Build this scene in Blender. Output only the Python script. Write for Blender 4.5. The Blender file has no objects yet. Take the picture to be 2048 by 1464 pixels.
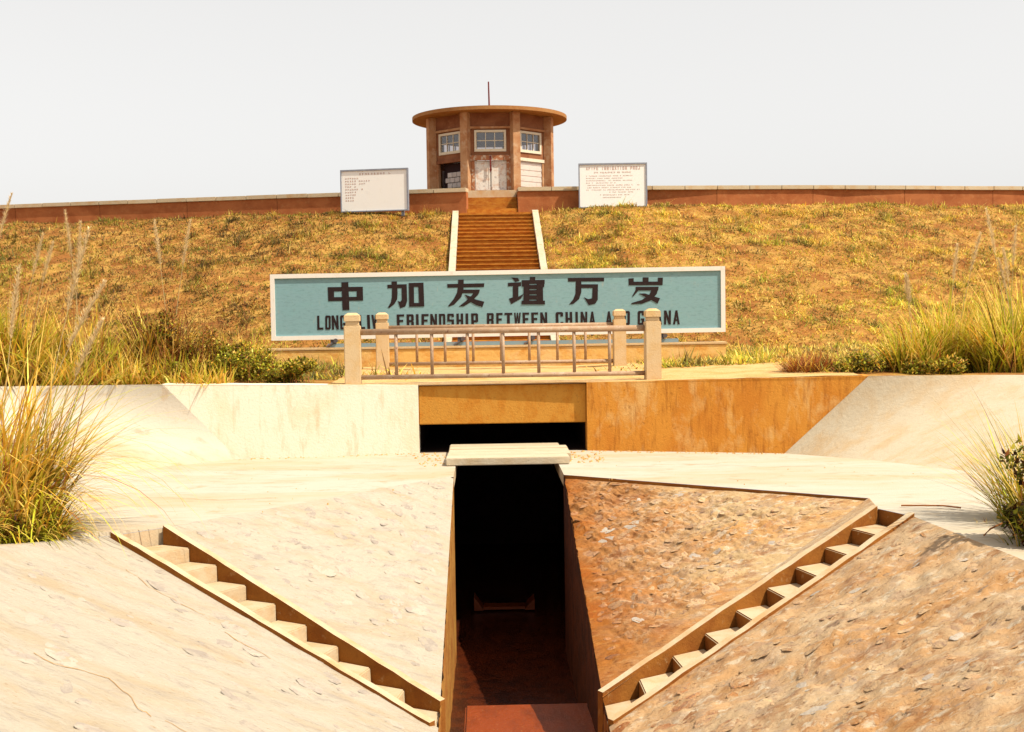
import bpy, bmesh, math, random
import numpy as np
from mathutils import Vector, Matrix, noise
from mathutils.geometry import tessellate_polygon

random.seed(7)
RNG = np.random.default_rng(7)
SC = bpy.context.scene
COL = SC.collection
R = math.radians

# ------------------------------------------------------------------ camera
# world: metres, +Y towards the dam, z = 0 at eye height
cam_d = bpy.data.cameras.new("camera")
cam = bpy.data.objects.new("camera", cam_d)
COL.objects.link(cam)
cam_d.lens = 43.95
cam_d.sensor_width = 36.0
cam_d.clip_start = 0.1
cam_d.clip_end = 3000
YAW, PITCH, ROLL = math.atan(51/2500), math.atan(110/2500), 0.0148
cam.matrix_world = (Matrix.Rotation(-YAW, 4, 'Z') @ Matrix.Rotation(math.pi/2 - PITCH, 4, 'X')
                    @ Matrix.Rotation(-ROLL, 4, 'Z'))
SC.camera = cam

# ------------------------------------------------------------------ light
SUN = Vector((0.47, -0.25, 0.77)).normalized()
world = bpy.data.worlds.new("World")
SC.world = world
world.use_nodes = True
wn, wl = world.node_tree.nodes, world.node_tree.links
bg = wn["Background"]
sky = wn.new("ShaderNodeTexSky")
sky.sky_type = 'NISHITA'
sky.sun_disc = False
sky.sun_elevation = math.asin(SUN.z)
sky.sun_rotation = math.atan2(SUN.x, SUN.y)
sky.air_density = 1.0
sky.dust_density = 2.0
sky.ozone_density = 1.0
hsv = wn.new("ShaderNodeHueSaturation")
hsv.inputs['Saturation'].default_value = 0.10
wl.new(sky.outputs[0], hsv.inputs['Color'])
haze = wn.new("ShaderNodeMix")          # thick even tropical haze over the clear sky model
haze.data_type = 'RGBA'
haze.inputs[0].default_value = 0.68
haze.inputs[7].default_value = (3.14, 3.07, 2.96, 1)
wl.new(hsv.outputs[0], haze.inputs[6])
wl.new(haze.outputs[2], bg.inputs['Color'])
bg.inputs['Strength'].default_value = 0.15

sun_d = bpy.data.lights.new("sun", 'SUN')
sun_d.energy = 4.0
sun_d.angle = R(0.5)
sun_d.color = (1.0, 0.91, 0.74)
sun = bpy.data.objects.new("sun", sun_d)
COL.objects.link(sun)
sun.rotation_euler = SUN.to_track_quat('Z', 'Y').to_euler()

SC.view_settings.view_transform = 'Standard'
SC.view_settings.look = 'None'
SC.view_settings.gamma = 1.0
SC.view_settings.use_curve_mapping = False
SC.view_settings.exposure = 0.72
SC.render.engine = 'CYCLES'
SC.cycles.max_bounces = 5
SC.cycles.diffuse_bounces = 2
SC.cycles.transparent_max_bounces = 12

# ------------------------------------------------------------------ materials
def N(nt, typ, **kw):
    n = nt.nodes.new(typ)
    for k, v in kw.items():
        setattr(n, k, v)
    return n

def noise_node(nt, vec, scale, detail=6, rough=0.6, dist=0.0, stretch=None, rot=None):
    if stretch is not None:
        mp = N(nt, "ShaderNodeMapping")
        mp.inputs['Scale'].default_value = stretch
        if rot: mp.inputs['Rotation'].default_value = rot
        nt.links.new(vec, mp.inputs['Vector'])
        vec = mp.outputs[0]
    n = N(nt, "ShaderNodeTexNoise")
    n.inputs['Scale'].default_value = scale
    n.inputs['Detail'].default_value = detail
    n.inputs['Roughness'].default_value = rough
    n.inputs['Distortion'].default_value = dist
    nt.links.new(vec, n.inputs['Vector'])
    return n.outputs['Fac']

def ramp(nt, fac, a, b):
    r = N(nt, "ShaderNodeMapRange")
    r.inputs['From Min'].default_value = a
    r.inputs['From Max'].default_value = b
    r.clamp = True
    nt.links.new(fac, r.inputs['Value'])
    return r.outputs[0]

def mixc(nt, fac, a, b, mode='MIX'):
    m = N(nt, "ShaderNodeMix", data_type='RGBA', blend_type=mode)
    for s, v in ((0, fac), (6, a), (7, b)):
        if isinstance(v, (int, float)): m.inputs[s].default_value = v
        elif isinstance(v, tuple): m.inputs[s].default_value = (*v, 1)
        else: nt.links.new(v, m.inputs[s])
    return m.outputs[2]

K_ALL = 0.66
KS = {'stained_wall': 1.35, 'lintel_wall': 1.02, 'black_paint': 1.4, 'left_lining': 0.80, 'pale_stone': 0.82, 'pedestal': 1.35, 'dirt_path': 1.25, 'stained_shaded_side': 0.8, 'soil': 1.5, 'apron_concrete': 0.90, 'white_concrete': 1.4, 'slab_concrete': 1.1,
      'parapet': 1.0, 'sign_blue': 1.3, 'sign_white': 1.35, 'board_white': 1.55, 'tower_wall': 0.88, 'door_paint': 1.3, 'window_white': 1.2, 'shutter': 1.2,
      'post': 1.1, 'right_lining': 0.95}
def material(name, base, layers=(), rough=0.9, bump=0.0, bump_scale=20, bump_stretch=None, rot=None,
             spec=0.2, metal=0.0, rnd=0.0, bump_dist=0.02):
    """layers: (colour, noise scale, low, high, stretch, strength)"""
    k = K_ALL * KS.get(name, 1.0)
    sc_ = lambda c: tuple(min(0.95, v*k) for v in c)
    base = sc_(base)
    layers = [(sc_(L[0]),) + tuple(L[1:]) for L in layers]
    m = bpy.data.materials.new(name)
    m.use_nodes = True
    nt = m.node_tree
    b = nt.nodes["Principled BSDF"]
    pos = N(nt, "ShaderNodeNewGeometry").outputs['Position']
    c = N(nt, "ShaderNodeRGB"); c.outputs[0].default_value = (*base, 1); c = c.outputs[0]
    for i, L in enumerate(layers):
        col, sc, lo, hi, st, amt = L
        f = ramp(nt, noise_node(nt, pos, sc, 7, 0.65, 0.3, st or (1, 1, 1), rot if st else None), lo, hi)
        mm = N(nt, "ShaderNodeMath", operation='MULTIPLY')
        nt.links.new(f, mm.inputs[0]); mm.inputs[1].default_value = amt
        c = mixc(nt, mm.outputs[0], c, col)
    if rnd:
        oi = N(nt, "ShaderNodeObjectInfo")
        h = N(nt, "ShaderNodeHueSaturation")
        mr = N(nt, "ShaderNodeMapRange")
        mr.inputs['To Min'].default_value = 1 - rnd
        mr.inputs['To Max'].default_value = 1 + rnd
        nt.links.new(oi.outputs['Random'], mr.inputs['Value'])
        nt.links.new(mr.outputs[0], h.inputs['Value'])
        nt.links.new(c, h.inputs['Color'])
        c = h.outputs[0]
    nt.links.new(c, b.inputs['Base Color'])
    b.inputs['Roughness'].default_value = rough
    b.inputs['Specular IOR Level'].default_value = spec
    b.inputs['Metallic'].default_value = metal
    if bump:
        bn = N(nt, "ShaderNodeBump")
        bn.inputs['Strength'].default_value = bump
        bn.inputs['Distance'].default_value = bump_dist
        nt.links.new(noise_node(nt, pos, bump_scale, 9, 0.68, 0.2, bump_stretch or (1, 1, 1), rot), bn.inputs['Height'])
        nt.links.new(bn.outputs[0], b.inputs['Normal'])
    return m

DUST = (0.62, 0.27, 0.055)
M = {}
M['white_concrete'] = material('white_concrete', (0.80, 0.71, 0.57), [
    ((0.74, 0.52, 0.28), 1.3, 0.46, 0.68, (1, 1, 0.6), 0.55), ((0.60, 0.40, 0.22), 5, 0.54, 0.68, (2, 2, 0.4), 0.45), ((0.45, 0.28, 0.15), 22, 0.62, 0.72, None, 0.4)], bump=0.35, bump_scale=30)
M['apron_concrete'] = material('apron_concrete', (0.78, 0.69, 0.56), [
    ((0.74, 0.52, 0.28), 0.7, 0.44, 0.66, (0.5, 1.6, 1), 0.65), ((0.56, 0.38, 0.22), 4, 0.55, 0.68, (0.6, 2.0, 1), 0.5),
    ((0.66, 0.34, 0.12), 2.1, 0.60, 0.70, None, 0.45),
    ((0.30, 0.17, 0.08), 26, 0.72, 0.78, None, 0.5)], bump=0.4, bump_scale=25)
M['slab_concrete'] = material('slab_concrete', (0.70, 0.59, 0.43), [
    ((0.66, 0.40, 0.16), 1.6, 0.45, 0.70, (0.8, 3.0, 1), 0.6), ((0.5, 0.34, 0.2), 12, 0.55, 0.75, None, 0.35)],
    bump=0.6, bump_scale=14, bump_stretch=(1, 3, 1), rot=(0, 0, 0.9))
M['stained_wall'] = material('stained_wall', (0.74, 0.31, 0.045), [
    ((0.60, 0.19, 0.02), 1.6, 0.42, 0.62, (1.5, 1.5, 0.6), 0.6), ((0.84, 0.52, 0.20), 1.9, 0.50, 0.66, (1.5, 1.5, 0.8), 0.75),
    ((0.34, 0.10, 0.012), 5, 0.50, 0.66, (2.5, 2.5, 0.35), 0.55), ((0.30, 0.09, 0.01), 14, 0.58, 0.70, None, 0.5)], bump=0.5, bump_scale=35)
M['lintel_wall'] = material('lintel_wall', (0.72, 0.33, 0.05), [
    ((0.60, 0.19, 0.01), 4, 0.45, 0.65, (1.5, 1, 0.8), 0.6), ((0.40, 0.17, 0.03), 30, 0.56, 0.66, None, 0.45)], bump=0.5, bump_scale=35)
M['parapet'] = material('parapet', (0.55, 0.19, 0.065), [
    ((0.36, 0.10, 0.03), 1.5, 0.40, 0.62, (1, 1, 1.4), 0.7), ((0.62, 0.30, 0.12), 6, 0.55, 0.72, None, 0.5)], bump=0.4, bump_scale=20, rnd=0.05)
M['stair_kerb'] = material('stair_kerb', (0.74, 0.62, 0.46), [
    ((0.66, 0.40, 0.16), 2.5, 0.50, 0.68, None, 0.6), ((0.35, 0.2, 0.08), 12, 0.58, 0.70, None, 0.5)], bump=0.5, bump_scale=20)
M['coping'] = material('coping', (0.76, 0.62, 0.42), [
    ((0.66, 0.36, 0.12), 2.5, 0.48, 0.68, None, 0.6), ((0.4, 0.2, 0.08), 14, 0.6, 0.72, None, 0.4)], bump=0.3, bump_scale=25, rnd=0.06)
M['orange_step'] = material('orange_step', (0.66, 0.27, 0.035), [
    ((0.48, 0.13, 0.012), 1.8, 0.42, 0.60, (2.5, 1, 6), 0.8), ((0.78, 0.46, 0.14), 3, 0.56, 0.72, (2, 1, 8), 0.5)], bump=0.5, bump_scale=25, rnd=0.12)
M['channel_step'] = material('channel_step', (0.74, 0.58, 0.38), [
    ((0.66, 0.34, 0.10), 3.5, 0.45, 0.70, None, 0.6), ((0.4, 0.22, 0.1), 22, 0.6, 0.74, None, 0.4)], bump=0.4, bump_scale=35, rnd=0.05)
M['stained_shaded_side'] = material('stained_shaded_side', (0.50, 0.185, 0.028), [
    ((0.34, 0.10, 0.012), 3, 0.42, 0.62, None, 0.8), ((0.70, 0.44, 0.20), 9, 0.60, 0.72, None, 0.6)], bump=0.5, bump_scale=35)  # kerb sides and right risers: stain plus shade painted into the colour
M['channel_kerb'] = material('channel_kerb', (0.76, 0.60, 0.40), [
    ((0.68, 0.32, 0.08), 2.5, 0.42, 0.66, None, 0.6)], bump=0.4, bump_scale=35)
STREAK_R = (0, 0, 0.58)
M['left_lining'] = material('left_lining', (0.82, 0.715, 0.57), [
    ((0.74, 0.52, 0.29), 1.0, 0.46, 0.68, (1.0, 2.8, 1), 0.6), ((0.56, 0.46, 0.40), 3.6, 0.54, 0.66, (1, 3.4, 1), 0.5),
    ((0.5, 0.27, 0.10), 13, 0.60, 0.70, (1, 2.5, 1), 0.55), ((0.30, 0.16, 0.08), 40, 0.66, 0.72, (1, 2, 1), 0.5)],
    bump=0.9, bump_scale=14, bump_stretch=(1, 2.6, 1), rot=(0, 0, 0.56), bump_dist=0.03)
RLAY = [
    ((0.68, 0.30, 0.07), 0.8, 0.42, 0.62, (1.0, 2.0, 1), 0.65), ((0.52, 0.36, 0.25), 3.2, 0.50, 0.62, (1, 2.2, 1), 0.6),
    ((0.34, 0.11, 0.02), 2.2, 0.54, 0.66, (1, 2.0, 1), 0.6), ((0.86, 0.72, 0.53), 7, 0.54, 0.64, (1, 2, 1), 0.75),
    ((0.22, 0.075, 0.02), 15, 0.57, 0.66, (1, 2.4, 1), 0.6), ((0.14, 0.06, 0.03), 42, 0.62, 0.70, (1, 1.8, 1), 0.6)]
M['right_lining'] = material('right_lining', (0.76, 0.53, 0.31), RLAY, bump=0.9, bump_scale=12, bump_stretch=(1, 2.0, 1), rot=(0, 0, -0.6), bump_dist=0.035)
M['shaded_lining'] = material('shaded_lining', (0.72, 0.49, 0.25), RLAY, bump=0.9, bump_scale=12, bump_stretch=(1, 2.0, 1), rot=(0, 0, -0.6), bump_dist=0.035)
def shade_stain(m, x0, x1, col, wob=0.9):
    """shade painted as a rust brown tint along the lip of the pit"""
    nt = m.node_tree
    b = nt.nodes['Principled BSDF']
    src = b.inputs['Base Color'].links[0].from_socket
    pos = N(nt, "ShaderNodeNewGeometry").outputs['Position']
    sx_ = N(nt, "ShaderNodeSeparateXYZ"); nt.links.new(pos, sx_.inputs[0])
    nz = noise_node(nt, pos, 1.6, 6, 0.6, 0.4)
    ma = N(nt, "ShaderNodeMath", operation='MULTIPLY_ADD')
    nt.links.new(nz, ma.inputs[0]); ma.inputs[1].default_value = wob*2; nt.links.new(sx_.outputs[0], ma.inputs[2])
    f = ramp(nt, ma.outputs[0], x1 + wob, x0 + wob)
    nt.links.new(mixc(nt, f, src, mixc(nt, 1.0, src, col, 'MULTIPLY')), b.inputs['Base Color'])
shade_stain(M['shaded_lining'], 0.9, 2.6, (0.66, 0.34, 0.10))  # shade painted into the right slope, deepening towards the pit
M['stone'] = material('stone', (0.52, 0.37, 0.26), [
    ((0.66, 0.27, 0.05), 0.8, 0.40, 0.58, (1.0, 2.0, 1), 0.7), ((0.74, 0.50, 0.28), 7, 0.42, 0.52, None, 0.9),
    ((0.24, 0.16, 0.13), 22, 0.52, 0.62, None, 0.6)], bump=1.0, bump_scale=22, rnd=0.18, bump_dist=0.03)
shade_stain(M['stone'], 0.6, 2.1, (0.66, 0.34, 0.15))  # painted shade on stones beside the pit, orange stain on the lower slope
M['pale_stone'] = material('pale_stone', (0.62, 0.52, 0.44), [
    ((0.78, 0.66, 0.53), 6, 0.44, 0.54, None, 0.9), ((0.5, 0.33, 0.2), 25, 0.58, 0.66, None, 0.5)], bump=0.9, bump_scale=25, rnd=0.10)
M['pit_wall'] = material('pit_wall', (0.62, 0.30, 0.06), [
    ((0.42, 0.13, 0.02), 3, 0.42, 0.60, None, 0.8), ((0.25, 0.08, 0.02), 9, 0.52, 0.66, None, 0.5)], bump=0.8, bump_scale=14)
M['shaded_wall'] = material('shaded_wall', (0.11, 0.026, 0.006), [
    ((0.04, 0.010, 0.004), 3, 0.42, 0.60, None, 0.8), ((0.30, 0.09, 0.02), 9, 0.60, 0.72, None, 0.5)], bump=0.8, bump_scale=14)  # dark version of the pit wall, shade painted into its colour
M['mud'] = material('mud', (0.34, 0.058, 0.006), [
    ((0.20, 0.035, 0.004), 3, 0.45, 0.60, (1, 0.4, 1), 0.7), ((0.80, 0.40, 0.12), 34, 0.62, 0.70, None, 0.7)], rough=0.35, spec=0.4, bump=0.5, bump_scale=20)
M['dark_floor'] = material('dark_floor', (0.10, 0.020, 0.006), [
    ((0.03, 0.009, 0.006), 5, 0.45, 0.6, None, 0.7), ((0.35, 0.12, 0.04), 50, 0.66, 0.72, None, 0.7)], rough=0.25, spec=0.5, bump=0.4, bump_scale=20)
M['culvert_wall'] = material('culvert_wall', (0.035, 0.014, 0.010), [((0.015, 0.008, 0.006), 5, 0.45, 0.6, None, 0.7)], bump=0.4)  # near black colour stands in for the shade in culvert and recess
M['soil'] = material('soil', (0.32, 0.14, 0.028), [
    ((0.22, 0.07, 0.014), 0.5, 0.42, 0.62, None, 0.8), ((0.46, 0.27, 0.06), 1.6, 0.46, 0.60, None, 0.8),
    ((0.16, 0.06, 0.015), 5, 0.52, 0.68, None, 0.6)], bump=0.8, bump_scale=10, bump_dist=0.05)
M['dirt_path'] = material('dirt_path', (0.74, 0.47, 0.20), [
    ((0.62, 0.30, 0.07), 1.8, 0.45, 0.62, None, 0.7), ((0.34, 0.2, 0.06), 9, 0.58, 0.70, None, 0.6)], bump=0.8, bump_scale=16, bump_dist=0.04)
M['post'] = material('post', (0.80, 0.58, 0.33), [
    ((0.76, 0.46, 0.17), 5, 0.45, 0.68, None, 0.6), ((0.5, 0.3, 0.15), 30, 0.62, 0.74, None, 0.4)], bump=0.4, bump_scale=40)
M['rail'] = material('rail', (0.50, 0.31, 0.18), [
    ((0.62, 0.46, 0.32), 9, 0.48, 0.62, None, 0.7), ((0.22, 0.06, 0.03), 18, 0.58, 0.66, None, 0.7)], rough=0.6, bump=0.2, spec=0.4)
M['sign_blue'] = material('sign_blue', (0.235, 0.395, 0.43), [
    ((0.22, 0.42, 0.44), 2.2, 0.46, 0.70, (1, 1, 3.5), 0.5), ((0.14, 0.26, 0.27), 9, 0.50, 0.68, (1, 1, 3), 0.5), ((0.5, 0.42, 0.30), 5, 0.62, 0.75, (2.5, 1, 0.6), 0.4),
    ((0.42, 0.40, 0.33), 1.2, 0.62, 0.8, (3, 1, 1), 0.4)], rough=0.6, bump=0.1)
M['sign_white'] = material('sign_white', (0.82, 0.77, 0.70), [((0.6, 0.45, 0.3), 6, 0.58, 0.75, None, 0.4)], rough=0.6)
M['black_paint'] = material('black_paint', (0.020, 0.010, 0.010), [((0.05, 0.04, 0.04), 20, 0.55, 0.75, None, 0.6)], rough=0.6)
M['bar_blue'] = material('bar_blue', (0.30, 0.42, 0.48), [((0.45, 0.38, 0.3), 6, 0.50, 0.7, None, 0.6)], rough=0.6)
M['iron'] = material('iron', (0.13, 0.12, 0.13), [((0.25, 0.10, 0.04), 12, 0.5, 0.65, None, 0.7)], rough=0.6)
M['pedestal'] = material('pedestal', (0.76, 0.46, 0.14), [
    ((0.62, 0.26, 0.045), 2.6, 0.48, 0.62, (1, 1, 2), 0.75), ((0.80, 0.60, 0.34), 1.2, 0.52, 0.7, None, 0.6)], bump=0.6, bump_scale=18)
M['board_white'] = material('board_white', (0.80, 0.79, 0.77), [((0.70, 0.66, 0.60), 3, 0.55, 0.75, None, 0.4)], rough=0.7)
M['board_frame'] = material('board_frame', (0.34, 0.36, 0.44), [((0.5, 0.55, 0.6), 6, 0.5, 0.7, None, 0.6)], rough=0.6)
M['red_paint'] = material('red_paint', (0.80, 0.56, 0.48), rough=0.8)
M['tower_wall'] = material('tower_wall', (0.44, 0.18, 0.085), [
    ((0.28, 0.085, 0.035), 1.6, 0.42, 0.62, None, 0.7), ((0.62, 0.32, 0.15), 6, 0.56, 0.72, None, 0.5)], bump=0.4, bump_scale=20)
M['tower_column'] = material('tower_column', (0.66, 0.36, 0.18), [
    ((0.44, 0.15, 0.05), 2.2, 0.42, 0.62, (1, 1, 1.2), 0.7), ((0.80, 0.58, 0.38), 4, 0.52, 0.66, None, 0.6)], bump=0.4, bump_scale=20)
M['roof'] = material('roof', (0.50, 0.25, 0.09), [
    ((0.46, 0.17, 0.045), 2.2, 0.42, 0.62, None, 0.6)], bump=0.4, bump_scale=16)
M['window_white'] = material('window_white', (0.80, 0.72, 0.56), [((0.6, 0.4, 0.2), 8, 0.55, 0.72, None, 0.5)], rough=0.7)
M['door_paint'] = material('door_paint', (0.76, 0.71, 0.64), [
    ((0.62, 0.38, 0.26), 5, 0.50, 0.62, None, 0.7), ((0.35, 0.30, 0.30), 9, 0.56, 0.64, None, 0.75)], rough=0.8, bump=0.3)
M['door_frame'] = material('door_frame', (0.50, 0.20, 0.09), [
    ((0.78, 0.66, 0.50), 8, 0.52, 0.60, None, 0.8)], rough=0.8, bump=0.3)
M['shutter'] = material('shutter', (0.74, 0.64, 0.58), [((0.6, 0.42, 0.3), 6, 0.52, 0.7, None, 0.5)], rough=0.7)
M['block'] = material('block', (0.74, 0.68, 0.64), [((0.5, 0.42, 0.36), 8, 0.52, 0.7, None, 0.5)], rough=0.9, rnd=0.1)
M['red_iron'] = material('red_iron', (0.23, 0.035, 0.03), rough=0.6)
M['dark_interior'] = material('dark_interior', (0.06, 0.03, 0.03), rough=0.9)
M['plank'] = material('plank', (0.78, 0.66, 0.48), [
    ((0.66, 0.46, 0.24), 3, 0.46, 0.66, (1, 6, 1), 0.6), ((0.32, 0.18, 0.08), 20, 0.60, 0.70, (1, 3, 1), 0.6)], bump=0.6, bump_scale=30, rnd=0.05)
M['crack'] = material('crack', (0.62, 0.36, 0.16), rough=1)
M['twig'] = material('twig', (0.42, 0.16, 0.05), rough=1)

def glass_material():
    m = bpy.data.materials.new('window_glass')
    m.use_nodes = True
    nt = m.node_tree
    out = nt.nodes['Material Output']
    nt.nodes.remove(nt.nodes['Principled BSDF'])
    t = N(nt, "ShaderNodeBsdfTransparent"); t.inputs[0].default_value = (0.72, 0.68, 0.68, 1)
    g = N(nt, "ShaderNodeBsdfGlossy"); g.inputs['Roughness'].default_value = 0.12
    g.inputs[0].default_value = (0.8, 0.8, 0.8, 1)
    mx = N(nt, "ShaderNodeMixShader"); mx.inputs[0].default_value = 0.12
    nt.links.new(t.outputs[0], mx.inputs[1]); nt.links.new(g.outputs[0], mx.inputs[2])
    nt.links.new(mx.outputs[0], out.inputs[0])
    return m
M['glass'] = glass_material()

def leaf_material():
    m = bpy.data.materials.new('leaf')
    m.use_nodes = True
    nt = m.node_tree
    b = nt.nodes["Principled BSDF"]
    at = N(nt, "ShaderNodeAttribute", attribute_name='Col')
    nt.links.new(at.outputs['Color'], b.inputs['Base Color'])
    b.inputs['Roughness'].default_value = 0.7
    b.inputs['Specular IOR Level'].default_value = 0.25
    tr = N(nt, "ShaderNodeBsdfTranslucent")
    nt.links.new(at.outputs['Color'], tr.inputs['Color'])
    mx = N(nt, "ShaderNodeMixShader"); mx.inputs[0].default_value = 0.32
    nt.links.new(b.outputs[0], mx.inputs[1]); nt.links.new(tr.outputs[0], mx.inputs[2])
    nt.links.new(mx.outputs[0], nt.nodes['Material Output'].inputs[0])
    return m
M['leaf'] = leaf_material()

# ------------------------------------------------------------------ object helpers
def tag(o, label=None, cat=None, group=None, kind=None):
    if label: o['label'] = label
    if cat: o['category'] = cat
    if group: o['group'] = group
    if kind: o['kind'] = kind
    return o

def empty(name, loc=(0, 0, 0), rz=0.0):
    o = bpy.data.objects.new(name, None)
    COL.objects.link(o)
    o.location = loc
    o.rotation_euler = (0, 0, rz)
    o.empty_display_size = 0.2
    return o

class MB:
    """collects shapes; build() links them as one mesh"""
    def __init__(s): s.v, s.f = [], []
    def add(s, vs, fs):
        n = len(s.v)
        s.v += [tuple(v) for v in vs]
        s.f += [tuple(i + n for i in f) for f in fs]
        return s
    def box(s, x0, x1, y0, y1, z0, z1):
        return s.add([(x0,y0,z0),(x1,y0,z0),(x1,y1,z0),(x0,y1,z0),(x0,y0,z1),(x1,y0,z1),(x1,y1,z1),(x0,y1,z1)],
                     [(3,2,1,0),(4,5,6,7),(0,1,5,4),(1,2,6,5),(2,3,7,6),(3,0,4,7)])
    def prism(s, poly, y0, y1):
        """polygon in x,z extruded in y"""
        n = len(poly)
        vs = [(p[0], y0, p[1]) for p in poly] + [(p[0], y1, p[1]) for p in poly]
        fs = [tuple(t) for t in tessellate_polygon([[Vector((p[0], p[1], 0)) for p in poly]])]
        return s.add(vs, fs + [tuple(i + n for i in reversed(t)) for t in fs] + [(i, (i+1) % n, (i+1) % n + n, i + n) for i in range(n)])
    def plan(s, poly, z0, z1):
        """polygon in x,y extruded in z"""
        n = len(poly)
        vs = [(p[0], p[1], z0) for p in poly] + [(p[0], p[1], z1) for p in poly]
        fs = [tuple(t) for t in tessellate_polygon([[Vector((p[0], p[1], 0)) for p in poly]])]
        return s.add(vs, [tuple(reversed(t)) for t in fs] + [tuple(i + n for i in t) for t in fs] + [(i, (i+1) % n, (i+1) % n + n, i + n) for i in range(n)])
    def tube(s, pts, rad, n=10, caps=True):
        pts = [Vector(p) for p in pts]
        rs = rad if isinstance(rad, (list, tuple)) else [rad]*len(pts)
        rings = []
        for i, p in enumerate(pts):
            d = (pts[min(i+1, len(pts)-1)] - pts[max(i-1, 0)]).normalized()
            a = d.orthogonal().normalized(); b = d.cross(a)
            rings.append([p + rs[i]*(math.cos(2*math.pi*k/n)*a + math.sin(2*math.pi*k/n)*b) for k in range(n)])
        vs = [v for r in rings for v in r]
        fs = [(i*n+k, i*n+(k+1) % n, (i+1)*n+(k+1) % n, (i+1)*n+k) for i in range(len(pts)-1) for k in range(n)]
        if caps: fs += [tuple(reversed(range(n))), tuple(range((len(pts)-1)*n, len(pts)*n))]
        return s.add(vs, fs)
    def cyl(s, x, y, z0, z1, r0, r1=None, n=48):
        r1 = r0 if r1 is None else r1
        vs = [(x + r*math.cos(2*math.pi*k/n), y + r*math.sin(2*math.pi*k/n), z) for r, z in ((r0, z0), (r1, z1)) for k in range(n)]
        return s.add(vs, [(k, (k+1) % n, n+(k+1) % n, n+k) for k in range(n)] + [tuple(reversed(range(n))), tuple(range(n, 2*n))])
    def build(s, name, mat, parent=None, smooth=False, bevel=0.0, side=None):
        me = bpy.data.meshes.new(name)
        v = s.v
        me.from_pydata(v, [], s.f)
        me.validate()
        bm = bmesh.new(); bm.from_mesh(me)
        bmesh.ops.recalc_face_normals(bm, faces=bm.faces)
        if bevel:
            es = [e for e in bm.edges if len(e.link_faces) == 2 and e.calc_face_angle(0) > 0.6]
            bmesh.ops.bevel(bm, geom=es, offset=bevel, segments=2, affect='EDGES', clamp_overlap=True)
        bm.to_mesh(me); bm.free()
        if smooth:
            me.shade_smooth() if hasattr(me, 'shade_smooth') else None
        me.materials.append(M[mat] if isinstance(mat, str) else mat)
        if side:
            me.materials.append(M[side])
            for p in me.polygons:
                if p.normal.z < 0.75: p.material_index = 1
        o = bpy.data.objects.new(name, me)
        COL.objects.link(o)
        if parent: o.parent = parent
        return o

def instance(src, parent, loc=None, mat=None, name=None):
    c = src.copy(); COL.objects.link(c); c.parent = parent
    if loc is not None: c.location = loc
    return c

def lerp(a, b, t): return a + (b - a)*t
def V(*a): return Vector(a)

def fbm(p, sc, oct=4):
    v, a, t = 0.0, 0.5, 0.0
    for i in range(oct):
        v += a*noise.noise(Vector(p)*sc*(2**i)); t += a; a *= 0.5
    return v/t

def rugged(p, sc):
    a = fbm(p, sc, 5)
    b = 1 - 2*abs(noise.noise(Vector(p)*sc*3.1 + Vector((9, 2, 5))))
    c = noise.noise(Vector(p)*sc*7.3)
    return a + 0.16*b*b + 0.14*c*abs(c)*2
def flat(outline, name, mat, **k):
    """sheet from an outline with a height per corner"""
    mb = MB()
    t = tessellate_polygon([[Vector((p[0], p[1], 0)) for p in outline]])
    mb.add(outline, [tuple(x) for x in t])
    o = mb.build(name, mat)
    for p in o.data.polygons:
        if p.normal.z < 0:
            o.data.flip_normals(); break
    return o

def grid_mesh(name, P, mat, parent=None, smooth=True):
    """P: array (n, m, 3)"""
    n, m, _ = P.shape
    idx = np.arange(n*m).reshape(n, m)
    q = np.stack([idx[:-1, :-1], idx[1:, :-1], idx[1:, 1:], idx[:-1, 1:]], -1).reshape(-1, 4)
    me = bpy.data.meshes.new(name)
    me.from_pydata(P.reshape(-1, 3).tolist(), [], q.tolist())
    me.validate()
    if smooth: me.shade_smooth()
    me.materials.append(M[mat])
    o = bpy.data.objects.new(name, me); COL.objects.link(o)
    if parent: o.parent = parent
    if len(me.polygons) and sum(p.normal.z for p in me.polygons[:50]) < 0: me.flip_normals()
    return o

_NT = {}
def vnoise(x, y, s, seed=0):
    """cheap numpy value noise"""
    if seed not in _NT: _NT[seed] = np.random.default_rng(seed).random((256, 256))
    r = _NT[seed]
    fx, fy = x*s + 1000.3, y*s + 1000.7
    ix, iy = np.floor(fx).astype(int), np.floor(fy).astype(int)
    u, v = fx-ix, fy-iy
    u, v = u*u*(3-2*u), v*v*(3-2*v)
    g = lambda a, b: r[a % 256, b % 256]
    return (g(ix, iy)*(1-u)+g(ix+1, iy)*u)*(1-v) + (g(ix, iy+1)*(1-u)+g(ix+1, iy+1)*u)*v
def fb2(x, y, s, seed=0):
    return (vnoise(x, y, s, seed) + 0.5*vnoise(x, y, 2*s, seed+1) + 0.25*vnoise(x, y, 4*s, seed+2) + 0.12*vnoise(x, y, 8*s, seed+3))/1.87

def bumps(x, y):
    return (vnoise(x, y, 0.8, 101) - 0.5) + 0.4*(vnoise(x, y, 1.6, 102) - 0.5)

# ------------------------------------------------------------------ the dam: crest line and terrain
CR = [(-160, 90), (-60, 60), (-19.1, 49.2), (-5.2, 45.9), (-0.62, 44.8), (1.21, 44.8), (6, 44.85), (13, 45.6), (20.2, 46.9), (45, 52), (160, 84)]
def Dc(x): return float(np.interp(x, [p[0] for p in CR], [p[1] for p in CR]))
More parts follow.
